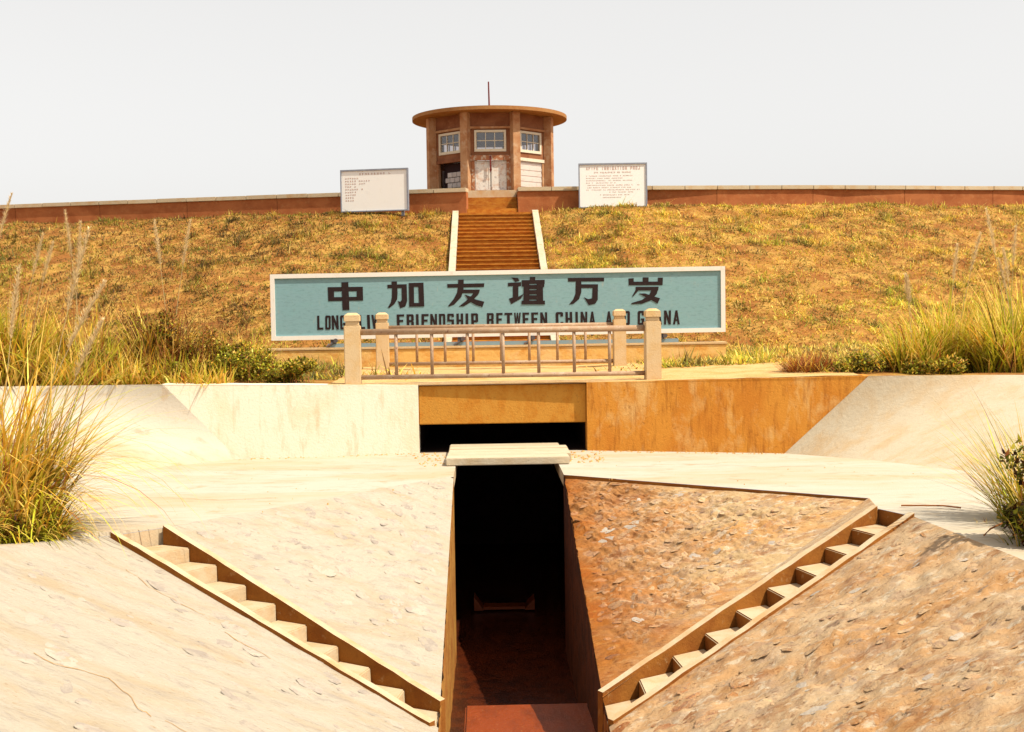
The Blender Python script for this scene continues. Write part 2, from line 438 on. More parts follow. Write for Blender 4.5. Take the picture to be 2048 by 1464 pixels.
# the front border of the high ground: top of the headwall, of the side slabs and of the canal banks
FB = [(-160, -20, -1.0), (-10.2, -20, -1.0), (-10.0, 9, -1.0), (-9.6, 13.5, -1.0), (-9.0, 16.4, -1.0), (-7.6, 18.6, -1.0), (-4.75, 18.4, -1.0),
      (-1.04, 18.90, -1.1), (1.51, 18.85, -1.1), (5.45, 17.7, -1.0), (7.5, 17.4, -1.0), (9.2, 16.2, -1.0), (9.8, 13.5, -1.0), (10.2, 9, -1.0), (10.4, -20, -1.0), (160, -20, -1.0)]
def front(x):
    xs = [p[0] for p in FB]
    return float(np.interp(x, xs, [p[1] for p in FB])), float(np.interp(x, xs, [p[2] for p in FB]))
SX0, SX1 = -1.13, 1.93        # the stairway cut
def ground_h(x, y):
    dc = Dc(x)
    base = -1.1 + 0.1*min(1, max(0, (abs(x-0.2)-1.5)/3.5))
    ex = 0.30*min(1, max(0, (abs(x-0.4)-1.7)/2.2))
    z = max(base, min(3.5 + 0.12*ex/0.3, 3.56 + ex - 0.362*(dc - y)))
    if y > dc + 0.3: z = 3.55
    if y > dc + 9: z = 3.55 - 0.35*(y - dc - 9)
    return max(z, -2.5)
def ground_full(x, y):
    z = ground_h(x, y)
    fy, fz = front(x)
    w = min(1, max(0, (y - fy)/1.5))
    if SX0 < x < SX1 and y < Dc(x) + 3: 
        if y > 31: return z - 0.55
    amp = 0.0 if (-3 < x < 5.6 and y < 25) else 0.16
    return z + w*amp*float(bumps(np.float64(x), np.float64(y))) - 0.015

xs = sorted(set([round(v, 3) for v in list(np.arange(-23, 23.01, 0.3)) + [-160, -110, -80, -60, -50, -42, -36, -31, -27, 27, 31, 36, 42, 50, 60, 80, 110, 160]
                + [p[0] for p in FB] + [SX0, SX0+0.01, SX1, SX1-0.01]]))
ts = list(np.linspace(0, 1, 30)**1.3)
P = []
for x in xs:
    fy, fz = front(x)
    dc = Dc(x)
    col = [(x, fy, fz - 0.012)]
    ya = max(fy + 0.3, 17) if fy > 0 else 17
    if fy < 0:
        col += [(x, y, ground_full(x, y)) for y in (-10, 0, 4, 7, 10, 12, 14, 15.5)]
    else:
        col += [(x, lerp(fy, ya, k/9), ground_full(x, lerp(fy, ya, k/9))) for k in range(1, 9)]
    yend = dc - 0.05
    n = 100
    for k in range(n+1):
        y = lerp(ya, yend, k/n)
        col.append((x, y, ground_full(x, y)))
    for y in (dc+0.12, dc+0.35, dc+2.5, dc+9, dc+14, dc+26, dc+60, dc+400):
        col.append((x, y, ground_full(x, y)))
    P.append(col)
ground = grid_mesh('ground', np.array(P), 'soil')
tag(ground, 'dry grassed dam embankment and level berm', kind='structure')

# ------------------------------------------------------------------ basin apron (two sheets beside the pit)
ZA = -2.13
apl = flat([(-1.04, 18.93, ZA), (-0.45, 18.93, ZA), (-0.45, 16.2, ZA), (-3.29, 12.58, ZA), (-3.69, 12.18, ZA), (-4.16, 10.6, -1.93), (-5.0, 8, -1.57),
            (-5.2, -8, -1.5), (-8.2, -8, -1.5), (-8.0, 8, -1.7), (-7.2, 13, -1.95), (-6.2, 15.6, ZA), (-5.0, 17.3, ZA), (-3.7, 18.55, ZA), (-1.04, 18.9, ZA)], 'apron', 'apron_concrete')
tag(apl, 'pale concrete basin floor left of the dark pit', kind='structure')
apr = flat([(1.51, 18.93, ZA), (0.98, 18.93, ZA), (0.98, 16.1, ZA), (4.22, 13.7, ZA), (4.09, 12.97, ZA), (4.28, 12.48, ZA), (4.43, 10.4, ZA), (4.5, -8, ZA), (7.3, -8, ZA),
            (7.3, 9, ZA), (7.0, 13, ZA), (6.28, 15.5, ZA), (5.3, 17.1, ZA), (4.32, 18.05, ZA), (1.51, 18.85, ZA)], 'apron', 'apron_concrete')
tag(apr, 'pale concrete basin floor right of the dark pit', kind='structure')

def skirt(pts, dep, mat, label):
    mb = MB(); n = len(pts)
    mb.add([(*p[:2], p[2]-0.004) for p in pts] + [(*p[:2], p[2]-dep) for p in pts], [(i, i+1, n+i+1, n+i) for i in range(n-1)])
    tag(mb.build('apron_edge', mat), label, kind='structure')
skirt([(-0.45, 18.93, ZA), (-0.45, 16.2, ZA)], 0.16, 'channel_kerb', 'edge of the left basin floor over the pit')
skirt([(0.98, 18.93, ZA), (0.98, 16.1, ZA)], 0.16, 'channel_kerb', 'edge of the right basin floor over the pit')
skirt([(-0.45, 16.2, ZA), (-3.29, 12.58, ZA), (-3.69, 12.18, ZA), (-4.16, 10.6, -1.93)], 0.3, 'channel_kerb', 'front edge of the left basin floor')
skirt([(0.98, 16.1, ZA), (4.22, 13.7, ZA), (4.09, 12.97, ZA), (4.28, 12.48, ZA), (4.43, 10.4, ZA)], 0.3, 'stained_shaded_side', 'front edge of the right basin floor')
# ------------------------------------------------------------------ side slabs from the apron up to the berm
def ruled(name, bot, top, nu, nv, mat, parent=None, amp=0.0, st=(1, 1, 1)):
    def res(pl, n):
        pl = [Vector(p) for p in pl]
        L = [0.0]
        for a, b in zip(pl, pl[1:]): L.append(L[-1] + (b-a).length)
        out = []
        for k in range(n+1):
            s = L[-1]*k/n
            i = max(j for j in range(len(L)-1) if L[j] <= s + 1e-9)
            out.append(pl[i].lerp(pl[i+1], (s-L[i])/(L[i+1]-L[i])))
        return out
    B, T = res(bot, nu), res(top, nu)
    P = np.zeros((nu+1, nv+1, 3))
    for i in range(nu+1):
        for j in range(nv+1):
            p = B[i].lerp(T[i], j/nv)
            if amp and 0 < j < nv:
                p.z += amp*min(1, j/3, (nv-j)/3, i/4)*rugged((p.x*st[0], p.y*st[1], p.z), 2.2)
            P[i, j] = p
    return grid_mesh(name, P, mat, parent)
tag(ruled('bank_slab', [(4.32, 18.05, ZA), (5.3, 17.1, ZA), (6.28, 15.5, ZA), (7.0, 13, ZA), (7.3, 9, ZA), (7.3, -8, ZA)],
      [(5.45, 17.7, -1.0), (7.5, 17.4, -1.0), (9.2, 16.2, -1.0), (9.8, 13.5, -1.0), (10.2, 9, -1.0), (10.4, -20, -1.0)], 70, 14, 'slab_concrete', amp=0.03),
    'sloping concrete slab right of the basin', kind='structure')
tag(ruled('bank_slab', [(-3.7, 18.55, ZA), (-5.0, 17.3, ZA), (-6.2, 15.6, ZA), (-7.2, 13, -1.95), (-8.0, 8, -1.7), (-8.2, -8, -1.5)],
      [(-4.75, 18.4, -1.0), (-7.6, 18.6, -1.0), (-9.0, 16.4, -1.0), (-9.6, 13.5, -1.0), (-10.0, 9, -1.0), (-10.2, -20, -1.0)], 70, 14, 'apron_concrete', amp=0.015),
    'white concrete slab sloping up left of the basin', kind='structure')

# ------------------------------------------------------------------ headwall: two wing walls and the lintel
def wing(name, p0, p1b, p1t, z0t, z1t, mat, label):
    """p0 inner end (x,y), p1b outer end at the foot, p1t outer end at the top"""
    th = 0.35
    n = 24
    P0b, P0t, P1t = V(*p0, ZA-0.3), V(*p0, z0t), V(*p1t, z1t)
    foot = V(*p1b, ZA)
    P1b = foot + (foot - P1t)*(0.3/(z1t-ZA))
    mb = MB()
    fv = []
    for i in range(n+1):
        b = P0b.lerp(P1b, i/n); t = P0t.lerp(P1t, i/n)
        t = t + V(0, 0, 0.006*noise.noise(V(t.x*3, 0, 0)))
        fv += [b, t, t + V(0, th, 0), b + V(0, th, 0)]
    fs = []
    for i in range(n):
        a, c = 4*i, 4*(i+1)
        for k in range(4):
            fs.append((a+k, a+(k+1) % 4, c+(k+1) % 4, c+k))
    fs += [(0, 1, 2, 3), (4*n+3, 4*n+2, 4*n+1, 4*n)]
    mb.add(fv, fs)
    o = mb.build(name, mat)
    return tag(o, label, 'wall', 'wing walls of the culvert')
wing('wing_wall', (-1.04, 18.90), (-3.72, 18.55), (-4.77, 18.40), -1.1, -0.997, 'white_concrete', 'white sunlit retaining wall left of the culvert opening')
wing('wing_wall', (1.51, 18.85), (4.34, 18.05), (5.47, 17.70), -1.1, -0.997, 'stained_wall', 'orange stained retaining wall right of the culvert opening')
lin = MB().box(-1.038, 1.508, 18.95, 19.25, -1.705, -1.112).build('lintel_wall', 'lintel_wall', bevel=0.012)
tag(lin, 'tan rust stained concrete lintel over the black culvert opening', 'lintel')

# deck of the little bridge: kerb line and dirt surface
Pp = []
for x in np.arange(-2.4, 5.41, 0.26):
    fy = front(x)[0] + 0.05
    Pp.append([(x, lerp(fy, 24.75, k/40), ground_full(x, lerp(fy, 24.75, k/40)) + 0.022 + 0.012*noise.noise(V(x*3, k*0.5, 0))) for k in range(41)])
dk = grid_mesh('path', np.array(Pp), 'dirt_path')
tag(dk, 'dusty pale earth track crossing over the culvert', kind='structure')
kb = MB()
kb.box(-1.88, 2.39, 18.92, 19.15, -1.11, -1.065)
kb = kb.build('bridge_kerb', 'post', bevel=0.012)
tag(kb, 'low cream concrete kerb under the front railing', 'kerb')

# culvert under the bridge
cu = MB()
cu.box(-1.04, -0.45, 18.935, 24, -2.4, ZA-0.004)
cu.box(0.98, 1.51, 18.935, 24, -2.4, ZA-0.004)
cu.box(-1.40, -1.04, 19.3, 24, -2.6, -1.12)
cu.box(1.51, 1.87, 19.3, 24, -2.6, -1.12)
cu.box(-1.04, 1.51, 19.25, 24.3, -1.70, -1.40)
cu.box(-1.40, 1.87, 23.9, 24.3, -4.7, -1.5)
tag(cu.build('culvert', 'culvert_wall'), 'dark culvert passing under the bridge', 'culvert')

# ------------------------------------------------------------------ pit and canal trough
XL, XR = -0.45, 0.98
ridgeL = [(16.2, ZA-0.003), (16.19, ZA), (10.75, -3.42), (10.35, -3.47), (-8, -3.47)]
ridgeR = [(16.2, ZA-0.003), (16.1, ZA), (10.88, -3.42), (10.35, -3.50), (-8, -3.50)]
def trough_wall(x, ridge, label, side, mat):
    ys = list(np.arange(16.2, 5, -0.06)) + [4, 2, 0, -8]
    zr = [r[0] for r in ridge][::-1]; zz = [r[1] for r in ridge][::-1]
    P = np.zeros((len(ys), 14, 3))
    for i, y in enumerate(ys):
        zt = float(np.interp(y, zr, zz))
        for j in range(14):
            z = lerp(zt, -4.62, j/13)
            dx = 0.0
            if 5 < y < 16: dx = side*(0.022*fbm((y, z, x), 3.0, 4)) + side*0.02*(j == 0)*noise.noise(V(y*9, 0, x))
            P[i, j] = (x + dx, y, z - (0.003 if j == 0 else 0))
    o = grid_mesh('pit_wall', P, mat)
    return tag(o, label, kind='structure')
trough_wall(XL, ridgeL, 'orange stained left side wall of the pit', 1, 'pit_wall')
trough_wall(XR, ridgeR, 'right side wall of the pit, painted dark as shade', -1, 'shaded_wall')
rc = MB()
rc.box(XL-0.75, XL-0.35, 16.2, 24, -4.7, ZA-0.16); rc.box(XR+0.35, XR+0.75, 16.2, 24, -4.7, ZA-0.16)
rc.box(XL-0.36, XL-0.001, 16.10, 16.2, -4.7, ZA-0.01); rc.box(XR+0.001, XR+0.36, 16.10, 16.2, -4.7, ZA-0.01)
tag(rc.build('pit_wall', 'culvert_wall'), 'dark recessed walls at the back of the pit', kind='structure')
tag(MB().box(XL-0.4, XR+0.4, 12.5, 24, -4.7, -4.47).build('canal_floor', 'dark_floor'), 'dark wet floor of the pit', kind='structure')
tag(MB().box(-0.27, XR+0.05, -8, 12.66, -4.46, -4.03).build('canal_floor', 'mud', bevel=0.02), 'orange mud floor at the mouth of the pit', kind='structure')
tag(MB().box(XL-0.05, -0.27, -8, 12.5, -4.68, -4.45).build('canal_floor', 'dark_floor'), 'dark gutter along the left pit wall', kind='structure')
sl = MB().prism([(-0.24, -4.44), (-0.10, -4.44), (-0.15, -4.36), (-0.24, -4.24)], 18.4, 18.75)
sl.prism([(0.66, -4.44), (0.52, -4.44), (0.57, -4.36), (0.66, -4.28)], 18.4, 18.75)
sl.box(-0.1, 0.52, 18.45, 18.7, -4.44, -4.40)
tag(sl.build('pit_sill', 'mud'), 'low rust coloured sill across the back of the pit', 'sill')

# ------------------------------------------------------------------ stone lined slopes
def fan(name, A, B, C, n, mat, amp, st, label):
    A, B, C = V(*A), V(*B), V(*C)
    P = np.zeros((n+1, n+1, 3))
    nrm = (B-A).cross(C-A).normalized()
    if nrm.z < 0: nrm.negate()
    for i in range(n+1):
        for j in range(n+1):
            u, v = i/n, j/n
            p = A + u*((1-v)*(B-A) + v*(C-A))
            edge = min(1, 8*min(1-u, 1-v, u, v+0.02))
            p = p + nrm*(amp*edge*(rugged((p.x*st[0]+p.y*st[1], (p.y*st[0]-p.x*st[1])*2.2, 0), 2.0)))
            P[i, j] = p
    o = grid_mesh(name, P, mat)
    tag(o, label, kind='structure')
    return o, A, B, C, nrm

def stone_meshes(k=7):
    out = []
    for s in range(k):
        bm = bmesh.new()
        bmesh.ops.create_icosphere(bm, subdivisions=2, radius=1.0)
        for v in bm.verts:
            q = v.co.copy()
            v.co *= 1 + 0.42*noise.noise(q*1.3 + V(s*7, 0, 0)) + 0.15*noise.noise(q*4 + V(s*7, 3, 0))
            v.co.z = max(-0.3, v.co.z*0.9)
            if v.co.z > 0.3: v.co.z = 0.3 + 0.3*(v.co.z-0.3)
        me = bpy.data.meshes.new('stone')
        bmesh.ops.delete(bm, geom=[f for f in bm.faces if f.calc_center_median().z < -0.15], context='FACES')
        bm.to_mesh(me); bm.free()
        me.shade_smooth()
        out.append(me)
    return out
STONES = stone_meshes()
STONES_D = []
STONES_P = []
for me in STONES:
    a = me.copy(); a.materials.append(M['stone']); STONES_D.append(a)
    b = me.copy(); b.materials.append(M['pale_stone']); STONES_P.append(b)

def scatter_stones(panel, sample, nrm, fall, count, smin, smax, pale=0.3, prot=0.028):
    from mathutils.bvhtree import BVHTree
    placed = []
    bv = BVHTree.FromPolygons([v.co for v in panel.data.vertices], [tuple(p.vertices) for p in panel.data.polygons])
    n0 = nrm.normalized()
    tries = 0
    while len(placed) < count and tries < count*30:
        tries += 1
        p = sample()
        if p is None: continue
        s = lerp(smin, smax, random.random()**1.8)
        if any((p-q).length < (s+t)*0.85 for q, t in placed): continue
        hits = [bv.ray_cast(p + V(dx, dy, 1), V(0, 0, -1))[0] for dx, dy in ((0, 0), (s*.6, 0), (-s*.6, 0), (0, s*.6), (0, -s*.6))]
        if any(h is None for h in hits): continue
        p = sum(hits, Vector())/5
        z = (hits[1]-hits[2]).cross(hits[3]-hits[4]).normalized()
        if z.dot(n0) < 0: z.negate()
        x = (fall - fall.dot(z)*z).normalized(); y = z.cross(x)
        placed.append((p, s))
        src = random.choice(STONES_P if random.random() < pale else STONES_D)
        o = bpy.data.objects.new('stone', src)
        COL.objects.link(o)
        o.parent = panel
        a = random.gauss(0, 0.45)
        xa = math.cos(a)*x + math.sin(a)*y; ya = z.cross(xa)
        mw = Matrix((( *xa, 0), (*ya, 0), (*z, 0), (0, 0, 0, 1))).transposed()
        mw.translation = p + z*prot*0.05
        sx = s*random.uniform(0.85, 1.25); sy = s*random.uniform(0.5, 0.85)
        o.matrix_world = mw @ Matrix.Diagonal((sx, sy, prot*random.uniform(0.7, 1.6), 1))
    return placed

A1, B1, C1 = (XL, 16.2, ZA), (-3.29, 12.58, ZA), (XL, 10.75, -3.42)
pl, A, B, C, nr = fan('stone_lining', A1, B1, C1, 150, 'left_lining', 0.050, (0.85, 0.5), 'pale mortared stone slope between the pit and the left steps')
def smp(A, B, C, lim=0.93):
    def f():
        u, v = math.sqrt(random.random())*lim, random.uniform(0.05, 0.95)
        if u < 0.12: return None
        return A + u*((1-v)*(B-A) + v*(C-A))
    return f
scatter_stones(pl, smp(A, B, C), nr, V(0.85, -0.52, -0.38), 110, 0.03, 0.15, pale=1.0, prot=0.005)

A2, B2, C2 = (XR, 16.1, ZA-0.05), (4.20, 13.68, ZA-0.03), (XR, 10.88, -3.42)
pr, A, B, C, nr = fan('stone_lining', A2, B2, C2, 240, 'shaded_lining', 0.11, (0.83, -0.55), 'orange stained rough stone slope, shade painted along its lip, between the pit and the right steps')
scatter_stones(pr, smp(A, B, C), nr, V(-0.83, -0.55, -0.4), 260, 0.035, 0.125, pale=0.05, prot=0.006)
# sliver between the fan and the top of the right stair
tag(flat([(4.20, 13.68, ZA), (4.22, 13.7, ZA), (4.09, 12.97, ZA), (4.08, 12.95, -2.14), (2.0, 11.6, -2.985), (XR, 10.88, -3.42)], 'stone_lining', 'right_lining'),
    'narrow mortar strip along the right steps', kind='structure')

def lower(name, bot, top, mat, amp, label, count, fall, smin, smax, pale, prot, st):
    o = ruled(name, bot, top, 420, 90, mat, amp=amp, st=st)
    tag(o, label, kind='structure')
    T = [Vector(p) for p in top]; Bt = [Vector(p) for p in bot]
    me = o.data
    n = sum((p.normal for p in me.polygons), Vector()).normalized()
    cand = [p.center.copy() for p in me.polygons if 6.3 < p.center.y < 12.2]
    scatter_stones(o, lambda: random.choice(cand) + V(random.uniform(-.05, .05), random.uniform(-.05, .05), 0), n, fall, count, smin, smax, pale, prot)
    return o
LL = lower('stone_lining', [(XL, 10.33, -3.475), (XL, 9.0, -3.475), (XL, 6.0, -3.475), (XL, -8, -3.475)],
           [(-3.70, 12.15, ZA), (-4.16, 10.6, -1.93), (-5.0, 8, -1.57), (-5.2, -8, -1.5)], 'left_lining', 0.045, 'pale smooth canal slope left of the left steps',
           100, V(0.9, -0.35, -0.4), 0.03, 0.16, 1.0, 0.005, (1, 2.0, 1))
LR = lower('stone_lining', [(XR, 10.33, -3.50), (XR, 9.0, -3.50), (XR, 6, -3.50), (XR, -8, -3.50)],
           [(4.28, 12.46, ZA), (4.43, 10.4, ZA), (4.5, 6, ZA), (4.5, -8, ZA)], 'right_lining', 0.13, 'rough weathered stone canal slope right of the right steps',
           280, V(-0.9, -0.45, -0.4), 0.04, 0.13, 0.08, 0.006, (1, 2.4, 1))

# cracks in the left slope
def crack(pts, w, parent):
    from mathutils.bvhtree import BVHTree
    me = parent.data
    bv = BVHTree.FromPolygons([v.co for v in me.vertices], [tuple(p.vertices) for p in me.polygons])
    L = []
    for (a, b) in zip(pts, pts[1:]):
        n = max(2, int((Vector(b)-Vector(a)).length/0.05))
        for k in range(n):
            p = Vector((a[0], a[1], 0)).lerp(Vector((b[0], b[1], 0)), k/n)
            L.append(p + V(0.02*noise.noise(V(p.x*12, p.y*12, 0)), 0.03*noise.noise(V(p.x*9, p.y*9, 5)), 0))
    vs, fs = [], []
    for i, p in enumerate(L):
        h = bv.ray_cast(V(p.x, p.y, 0), V(0, 0, -1))[0]
        if h is None: continue
        ww = w*(0.5 + abs(noise.noise(V(p.x*6, p.y*6, 9)))*1.6)
        vs += [h + V(0.2*ww, ww, 0.005), h + V(-0.2*ww, -ww, 0.005)]
    for i in range(len(vs)//2 - 1):
        if noise.noise(V(i*0.11, pts[0][1], 0)) > -0.12: fs.append((2*i, 2*i+1, 2*i+3, 2*i+2))
    MB().add(vs, fs).build('crack', 'crack', parent)
crack([(-3.6, 8.9), (-3.1, 8.65), (-2.7, 8.75), (-2.3, 8.35), (-1.8, 8.3), (-1.3, 8.0)], 0.005, LL)
if False: crack([(-4.0, 10.0), (-3.2, 9.6), (-2.6, 9.5), (-2.0, 9.1), (-1.3, 8.9)], 0.006, LL)
crack([(-3.3, 11.3), (-2.9, 11.0), (-2.5, 10.9), (-2.1, 10.5), (-1.8, 10.4)], 0.005, LL)

crack([(-3.55, 17.2), (-2.9, 17.05), (-2.2, 17.2), (-1.4, 16.95), (-0.8, 17.0)], 0.006, apl)
crack([(-4.6, 14.6), (-3.9, 14.7), (-3.1, 14.4), (-2.4, 14.5)], 0.006, apl)
crack([(1.3, 17.0), (2.0, 16.8), (2.7, 17.0), (3.6, 16.6), (4.6, 16.5)], 0.007, apr)
crack([(2.2, 18.4), (2.3, 17.6), (2.15, 16.9)], 0.006, apr)
# rubble and grit lying round the ends of the slab bridge and at the foot of the walls
rb = MB()
def pebble(x, y, s, z=ZA):
    n_ = random.randint(5, 7); a0 = random.random()*6
    lo = [(x + s*random.uniform(.8, 1.1)*math.cos(a0+6.283*k/n_), y + s*random.uniform(.8, 1.1)*math.sin(a0+6.283*k/n_), z-0.01) for k in range(n_)]
    hi = [(x + (q[0]-x)*.6, y + (q[1]-y)*.6, z + s*random.uniform(.4, .8)) for q in lo]
    rb.add(lo + hi, [(k, (k+1) % n_, n_+(k+1) % n_, n_+k) for k in range(n_)] + [tuple(range(n_, 2*n_))])
for _ in range(60): pebble(random.gauss(-0.82, .13), random.uniform(17.2, 18.8), random.uniform(.008, .03))
for _ in range(80): pebble(random.gauss(1.4, .22), random.uniform(17.3, 18.75), random.uniform(.008, .032))
for _ in range(120): pebble(random.uniform(1.6, 4.2), 18.82-0.285*random.uniform(0, 2.7)-random.random()*.0, random.uniform(.008, .02)) if False else None
for _ in range(70):
    t_ = random.random(); pebble(lerp(1.55, 4.3, t_), lerp(18.80, 18.0, t_) - abs(random.gauss(0, .10)), random.uniform(.008, .024))
for _ in range(60):
    t_ = random.random(); pebble(lerp(-1.1, -3.7, t_), lerp(18.84, 18.5, t_) - abs(random.gauss(0, .08)), random.uniform(.008, .02))
for _ in range(24): pebble(random.uniform(-4, -1), random.uniform(13.5, 18), random.uniform(.004, .014))
for _ in range(24): pebble(random.uniform(1.4, 6), random.uniform(14.8, 17.5), random.uniform(.004, .014))
tag(rb.build('rubble', 'dirt_path'), 'small rubble and grit scattered on the basin floor', 'rubble', kind='stuff')

# ------------------------------------------------------------------ steps let into the canal slopes
def canal_steps(I0, I1, O0, O1, n, label, wz=0.035, wo=0.035, rs='stained_shaded_side'):
    I0, I1, O0, O1 = map(Vector, (I0, I1, O0, O1))
    root = empty('canal_steps', tuple((I1 + O1)/2))
    tag(root, label, 'steps', 'steps let into the canal slopes')
    inv = Matrix.Translation(-(I1 + O1)/2)
    def put(mb, name, mat, bevel=0.0, side='stained_shaded_side'):
        mb.v = [tuple(inv @ Vector(v)) for v in mb.v]
        return mb.build(name, mat, root, bevel=bevel, side=side)
    kw = 0.075
    side = ((I0-O0) - (I0-O0).dot((I1-I0).normalized())*(I1-I0).normalized()).normalized()
    side.z = 0; side.normalize()
    for (P0, P1, s) in ((I0, I1, 1), (O0, O1, -1)):       # kerbs: inner edges on the stair line
        a0, a1 = P0, P1
        b0, b1 = P0 + s*side*kw, P1 + s*side*kw
        up = V(0, 0, wz if s > 0 else wo); dn = V(0, 0, -0.34)
        m = 20
        vs, fs = [], []
        for i in range(m+1):
            t = i/m
            a, b = a0.lerp(a1, t), b0.lerp(b1, t)
            j = V(0.006*noise.noise(a*5), 0.006*noise.noise(a*6), 0.010*noise.noise(a*4))
            vs += [a+dn, a+up+j, b+up+j, b+dn]
        for i in range(m):
            for k in range(4):
                fs.append((4*i+k, 4*i+(k+1) % 4, 4*i+4+(k+1) % 4, 4*i+4+k))
        fs += [(0, 1, 2, 3), (4*m+3, 4*m+2, 4*m+1, 4*m)]
        put(MB().add(vs, fs), 'kerb', 'channel_kerb')
    for k in range(n):
        t0, t1 = k/n, (k+1)/n
        a0, a1, b0, b1 = I0.lerp(I1, t0), I0.lerp(I1, t1), O0.lerp(O1, t0), O0.lerp(O1, t1)
        zt = min(a1.z, b1.z) - 0.004 + random.uniform(-0.006, 0.006)
        zb = zt - 0.24
        e = 0.002
        pts = [a0, a1, b1, b0]
        vs = [(p.x, p.y, zb) for p in pts] + [(p.x + random.uniform(-.012, .012), p.y + random.uniform(-.012, .012), zt + random.uniform(-.010, .004)) for p in pts]
        put(MB().add(vs, [(3,2,1,0),(4,5,6,7),(0,1,5,4),(1,2,6,5),(2,3,7,6),(3,0,4,7)]), 'step', 'channel_step', 0.012, rs)
    return root
canal_steps((-3.27, 12.52, ZA), (XL, 10.75, -3.42), (-3.63, 12.18, ZA), (XL-0.03, 10.35, -3.47), 9, 'narrow concrete steps let into the pale left canal slope', wo=0.05, rs=None)  # left risers face the sun, so no shade is painted on them
canal_steps((4.07, 12.93, ZA), (XR, 10.90, -3.42), (4.25, 12.50, ZA), (XR, 10.40, -3.49), 9, 'narrow concrete steps let into the rough right canal slope')

# ------------------------------------------------------------------ plank bridge over the pit
fb = empty('slab_footbridge', (0.27, 18.1, ZA))
tag(fb, 'pale concrete slab footbridge of narrow planks laid across the dark pit', 'footbridge')
ys = [17.2, 17.62, 18.0, 18.36, 18.72, 19.06]
for i in range(5):
    mb = MB()
    x0 = -0.86 + random.uniform(-.015, .015) + (0.12 if i > 1 else 0)*0
    x1 = 0.89 + (-0.05, 0.0, 0.0, 0.0, -0.10)[i] + 0.30*0
    a, b = ys[i] - 18.1, ys[i+1] - 18.1 - 0.010
    h = 0.105 + random.uniform(-.005, .005)
    mb.box(x0, x1, a, b, 0.006, h)
    bm_o = mb.build('plank', 'plank', fb, bevel=0.010)
fb.location.x = 0.29

# ------------------------------------------------------------------ railings
def railing(y, xl, xr, label):
    root = empty('railing', ((xl+xr)/2, y, -1.1 + 0.012))
    tag(root, label, 'railing', 'railings of the culvert bridge')
    hw = (xr-xl)/2
    for s in (-1, 1):
        mb = MB()
        x = s*hw
        mb.box(x-0.12, x+0.12, -0.12, 0.12, 0, 0.905)
        mb.build('post', 'post', root, bevel=0.012)
        p = COL.objects[-1]
        c = MB()
        c.box(x-0.095, x+0.095, -0.095, 0.095, 0.905, 0.965)
        c.box(x-0.115, x+0.115, -0.115, 0.115, 0.965, 1.055)
        c.add([(x-.112, -.112, 1.055), (x+.112, -.112, 1.055), (x+.112, .112, 1.055), (x-.112, .112, 1.055),
               (x-.06, -.06, 1.095), (x+.06, -.06, 1.095), (x+.06, .06, 1.095), (x-.06, .06, 1.095)],
              [(0,1,5,4),(1,2,6,5),(2,3,7,6),(3,0,4,7),(4,5,6,7)])
        cap = c.build('post_cap', 'post', p, bevel=0.006)
    a, b = -hw+0.115, hw-0.115
    MB().tube([(a, 0, 0.80), (b, 0, 0.80)], 0.048, 12).build('top_rail', 'rail', root, smooth=True)
    MB().tube([(a, 0, 0.115), (b, 0, 0.115)], 0.036, 12).build('bottom_rail', 'rail', root, smooth=True)
    src = MB().tube([(0, 0, 0.14), (0, 0, 0.765)], 0.026, 10).build('baluster', 'rail', root, smooth=True)
    for k in range(7):
        x = lerp(a, b, (k+1)/8)
        if k == 0: src.location = (x, 0, 0)
        else: instance(src, root, (x, 0, 0))
    return root
railing(18.97, -2.02, 2.53, 'front metal railing between two cream concrete posts, above the black opening')
railing(23.7, -1.96, 2.53, 'rear metal railing between two cream concrete posts, nearer the blue sign')

# ------------------------------------------------------------------ the sign
SGY = 25.0
PX = 0.01      # metres per photo pixel on the board
def bxz(px, py):
    """photograph position -> board position (x, z), board levelled"""
    x = px - 0.0148*(py-622) - 973
    y = py + 0.0148*(px-973) - 622
    return x*PX, -y*PX
sg = empty('sign', (0.27, SGY, -0.66))
tag(sg, 'long blue sign with black Chinese and English lettering in a white frame', 'sign')
ox, oy, oz = 0.27, SGY, -0.66
def sgput(mb, name, mat, parent=None, **k):
    if name in ('board', 'frame'): mb.v = [(v[0], v[1], v[2] + 0.0042*(v[0]-0.27)) for v in mb.v]
    mb.v = [(v[0]-ox, v[1]-oy, v[2]-oz) for v in mb.v]
    return mb.build(name, mat, sg, **k)
bx0, bx1, bz0, bz1 = -4.27, 4.80, -0.50, 0.815
sgput(MB().box(bx0+0.06, bx1-0.06, SGY, SGY+0.05, bz0+0.06, bz1-0.06), 'board', 'sign_blue')
fw = 0.085
fr = MB()
fr.prism([(bx0, bz1), (bx1, bz1), (bx1-fw, bz1-fw), (bx0+fw, bz1-fw)], SGY-0.035, SGY+0.07)
fr.prism([(bx0, bz0), (bx1, bz0), (bx1-fw, bz0+fw), (bx0+fw, bz0+fw)], SGY-0.035, SGY+0.07)
fr.prism([(bx0, bz0), (bx0+fw, bz0+fw), (bx0+fw, bz1-fw), (bx0, bz1)], SGY-0.035, SGY+0.07)
fr.prism([(bx1, bz0), (bx1-fw, bz0+fw), (bx1-fw, bz1-fw), (bx1, bz1)], SGY-0.035, SGY+0.07)
sgput(fr, 'frame', 'sign_white')
sgput(MB().box(-3.15, 3.85, SGY-0.05, SGY+0.10, -0.672, -0.60), 'mounting_bar', 'bar_blue')
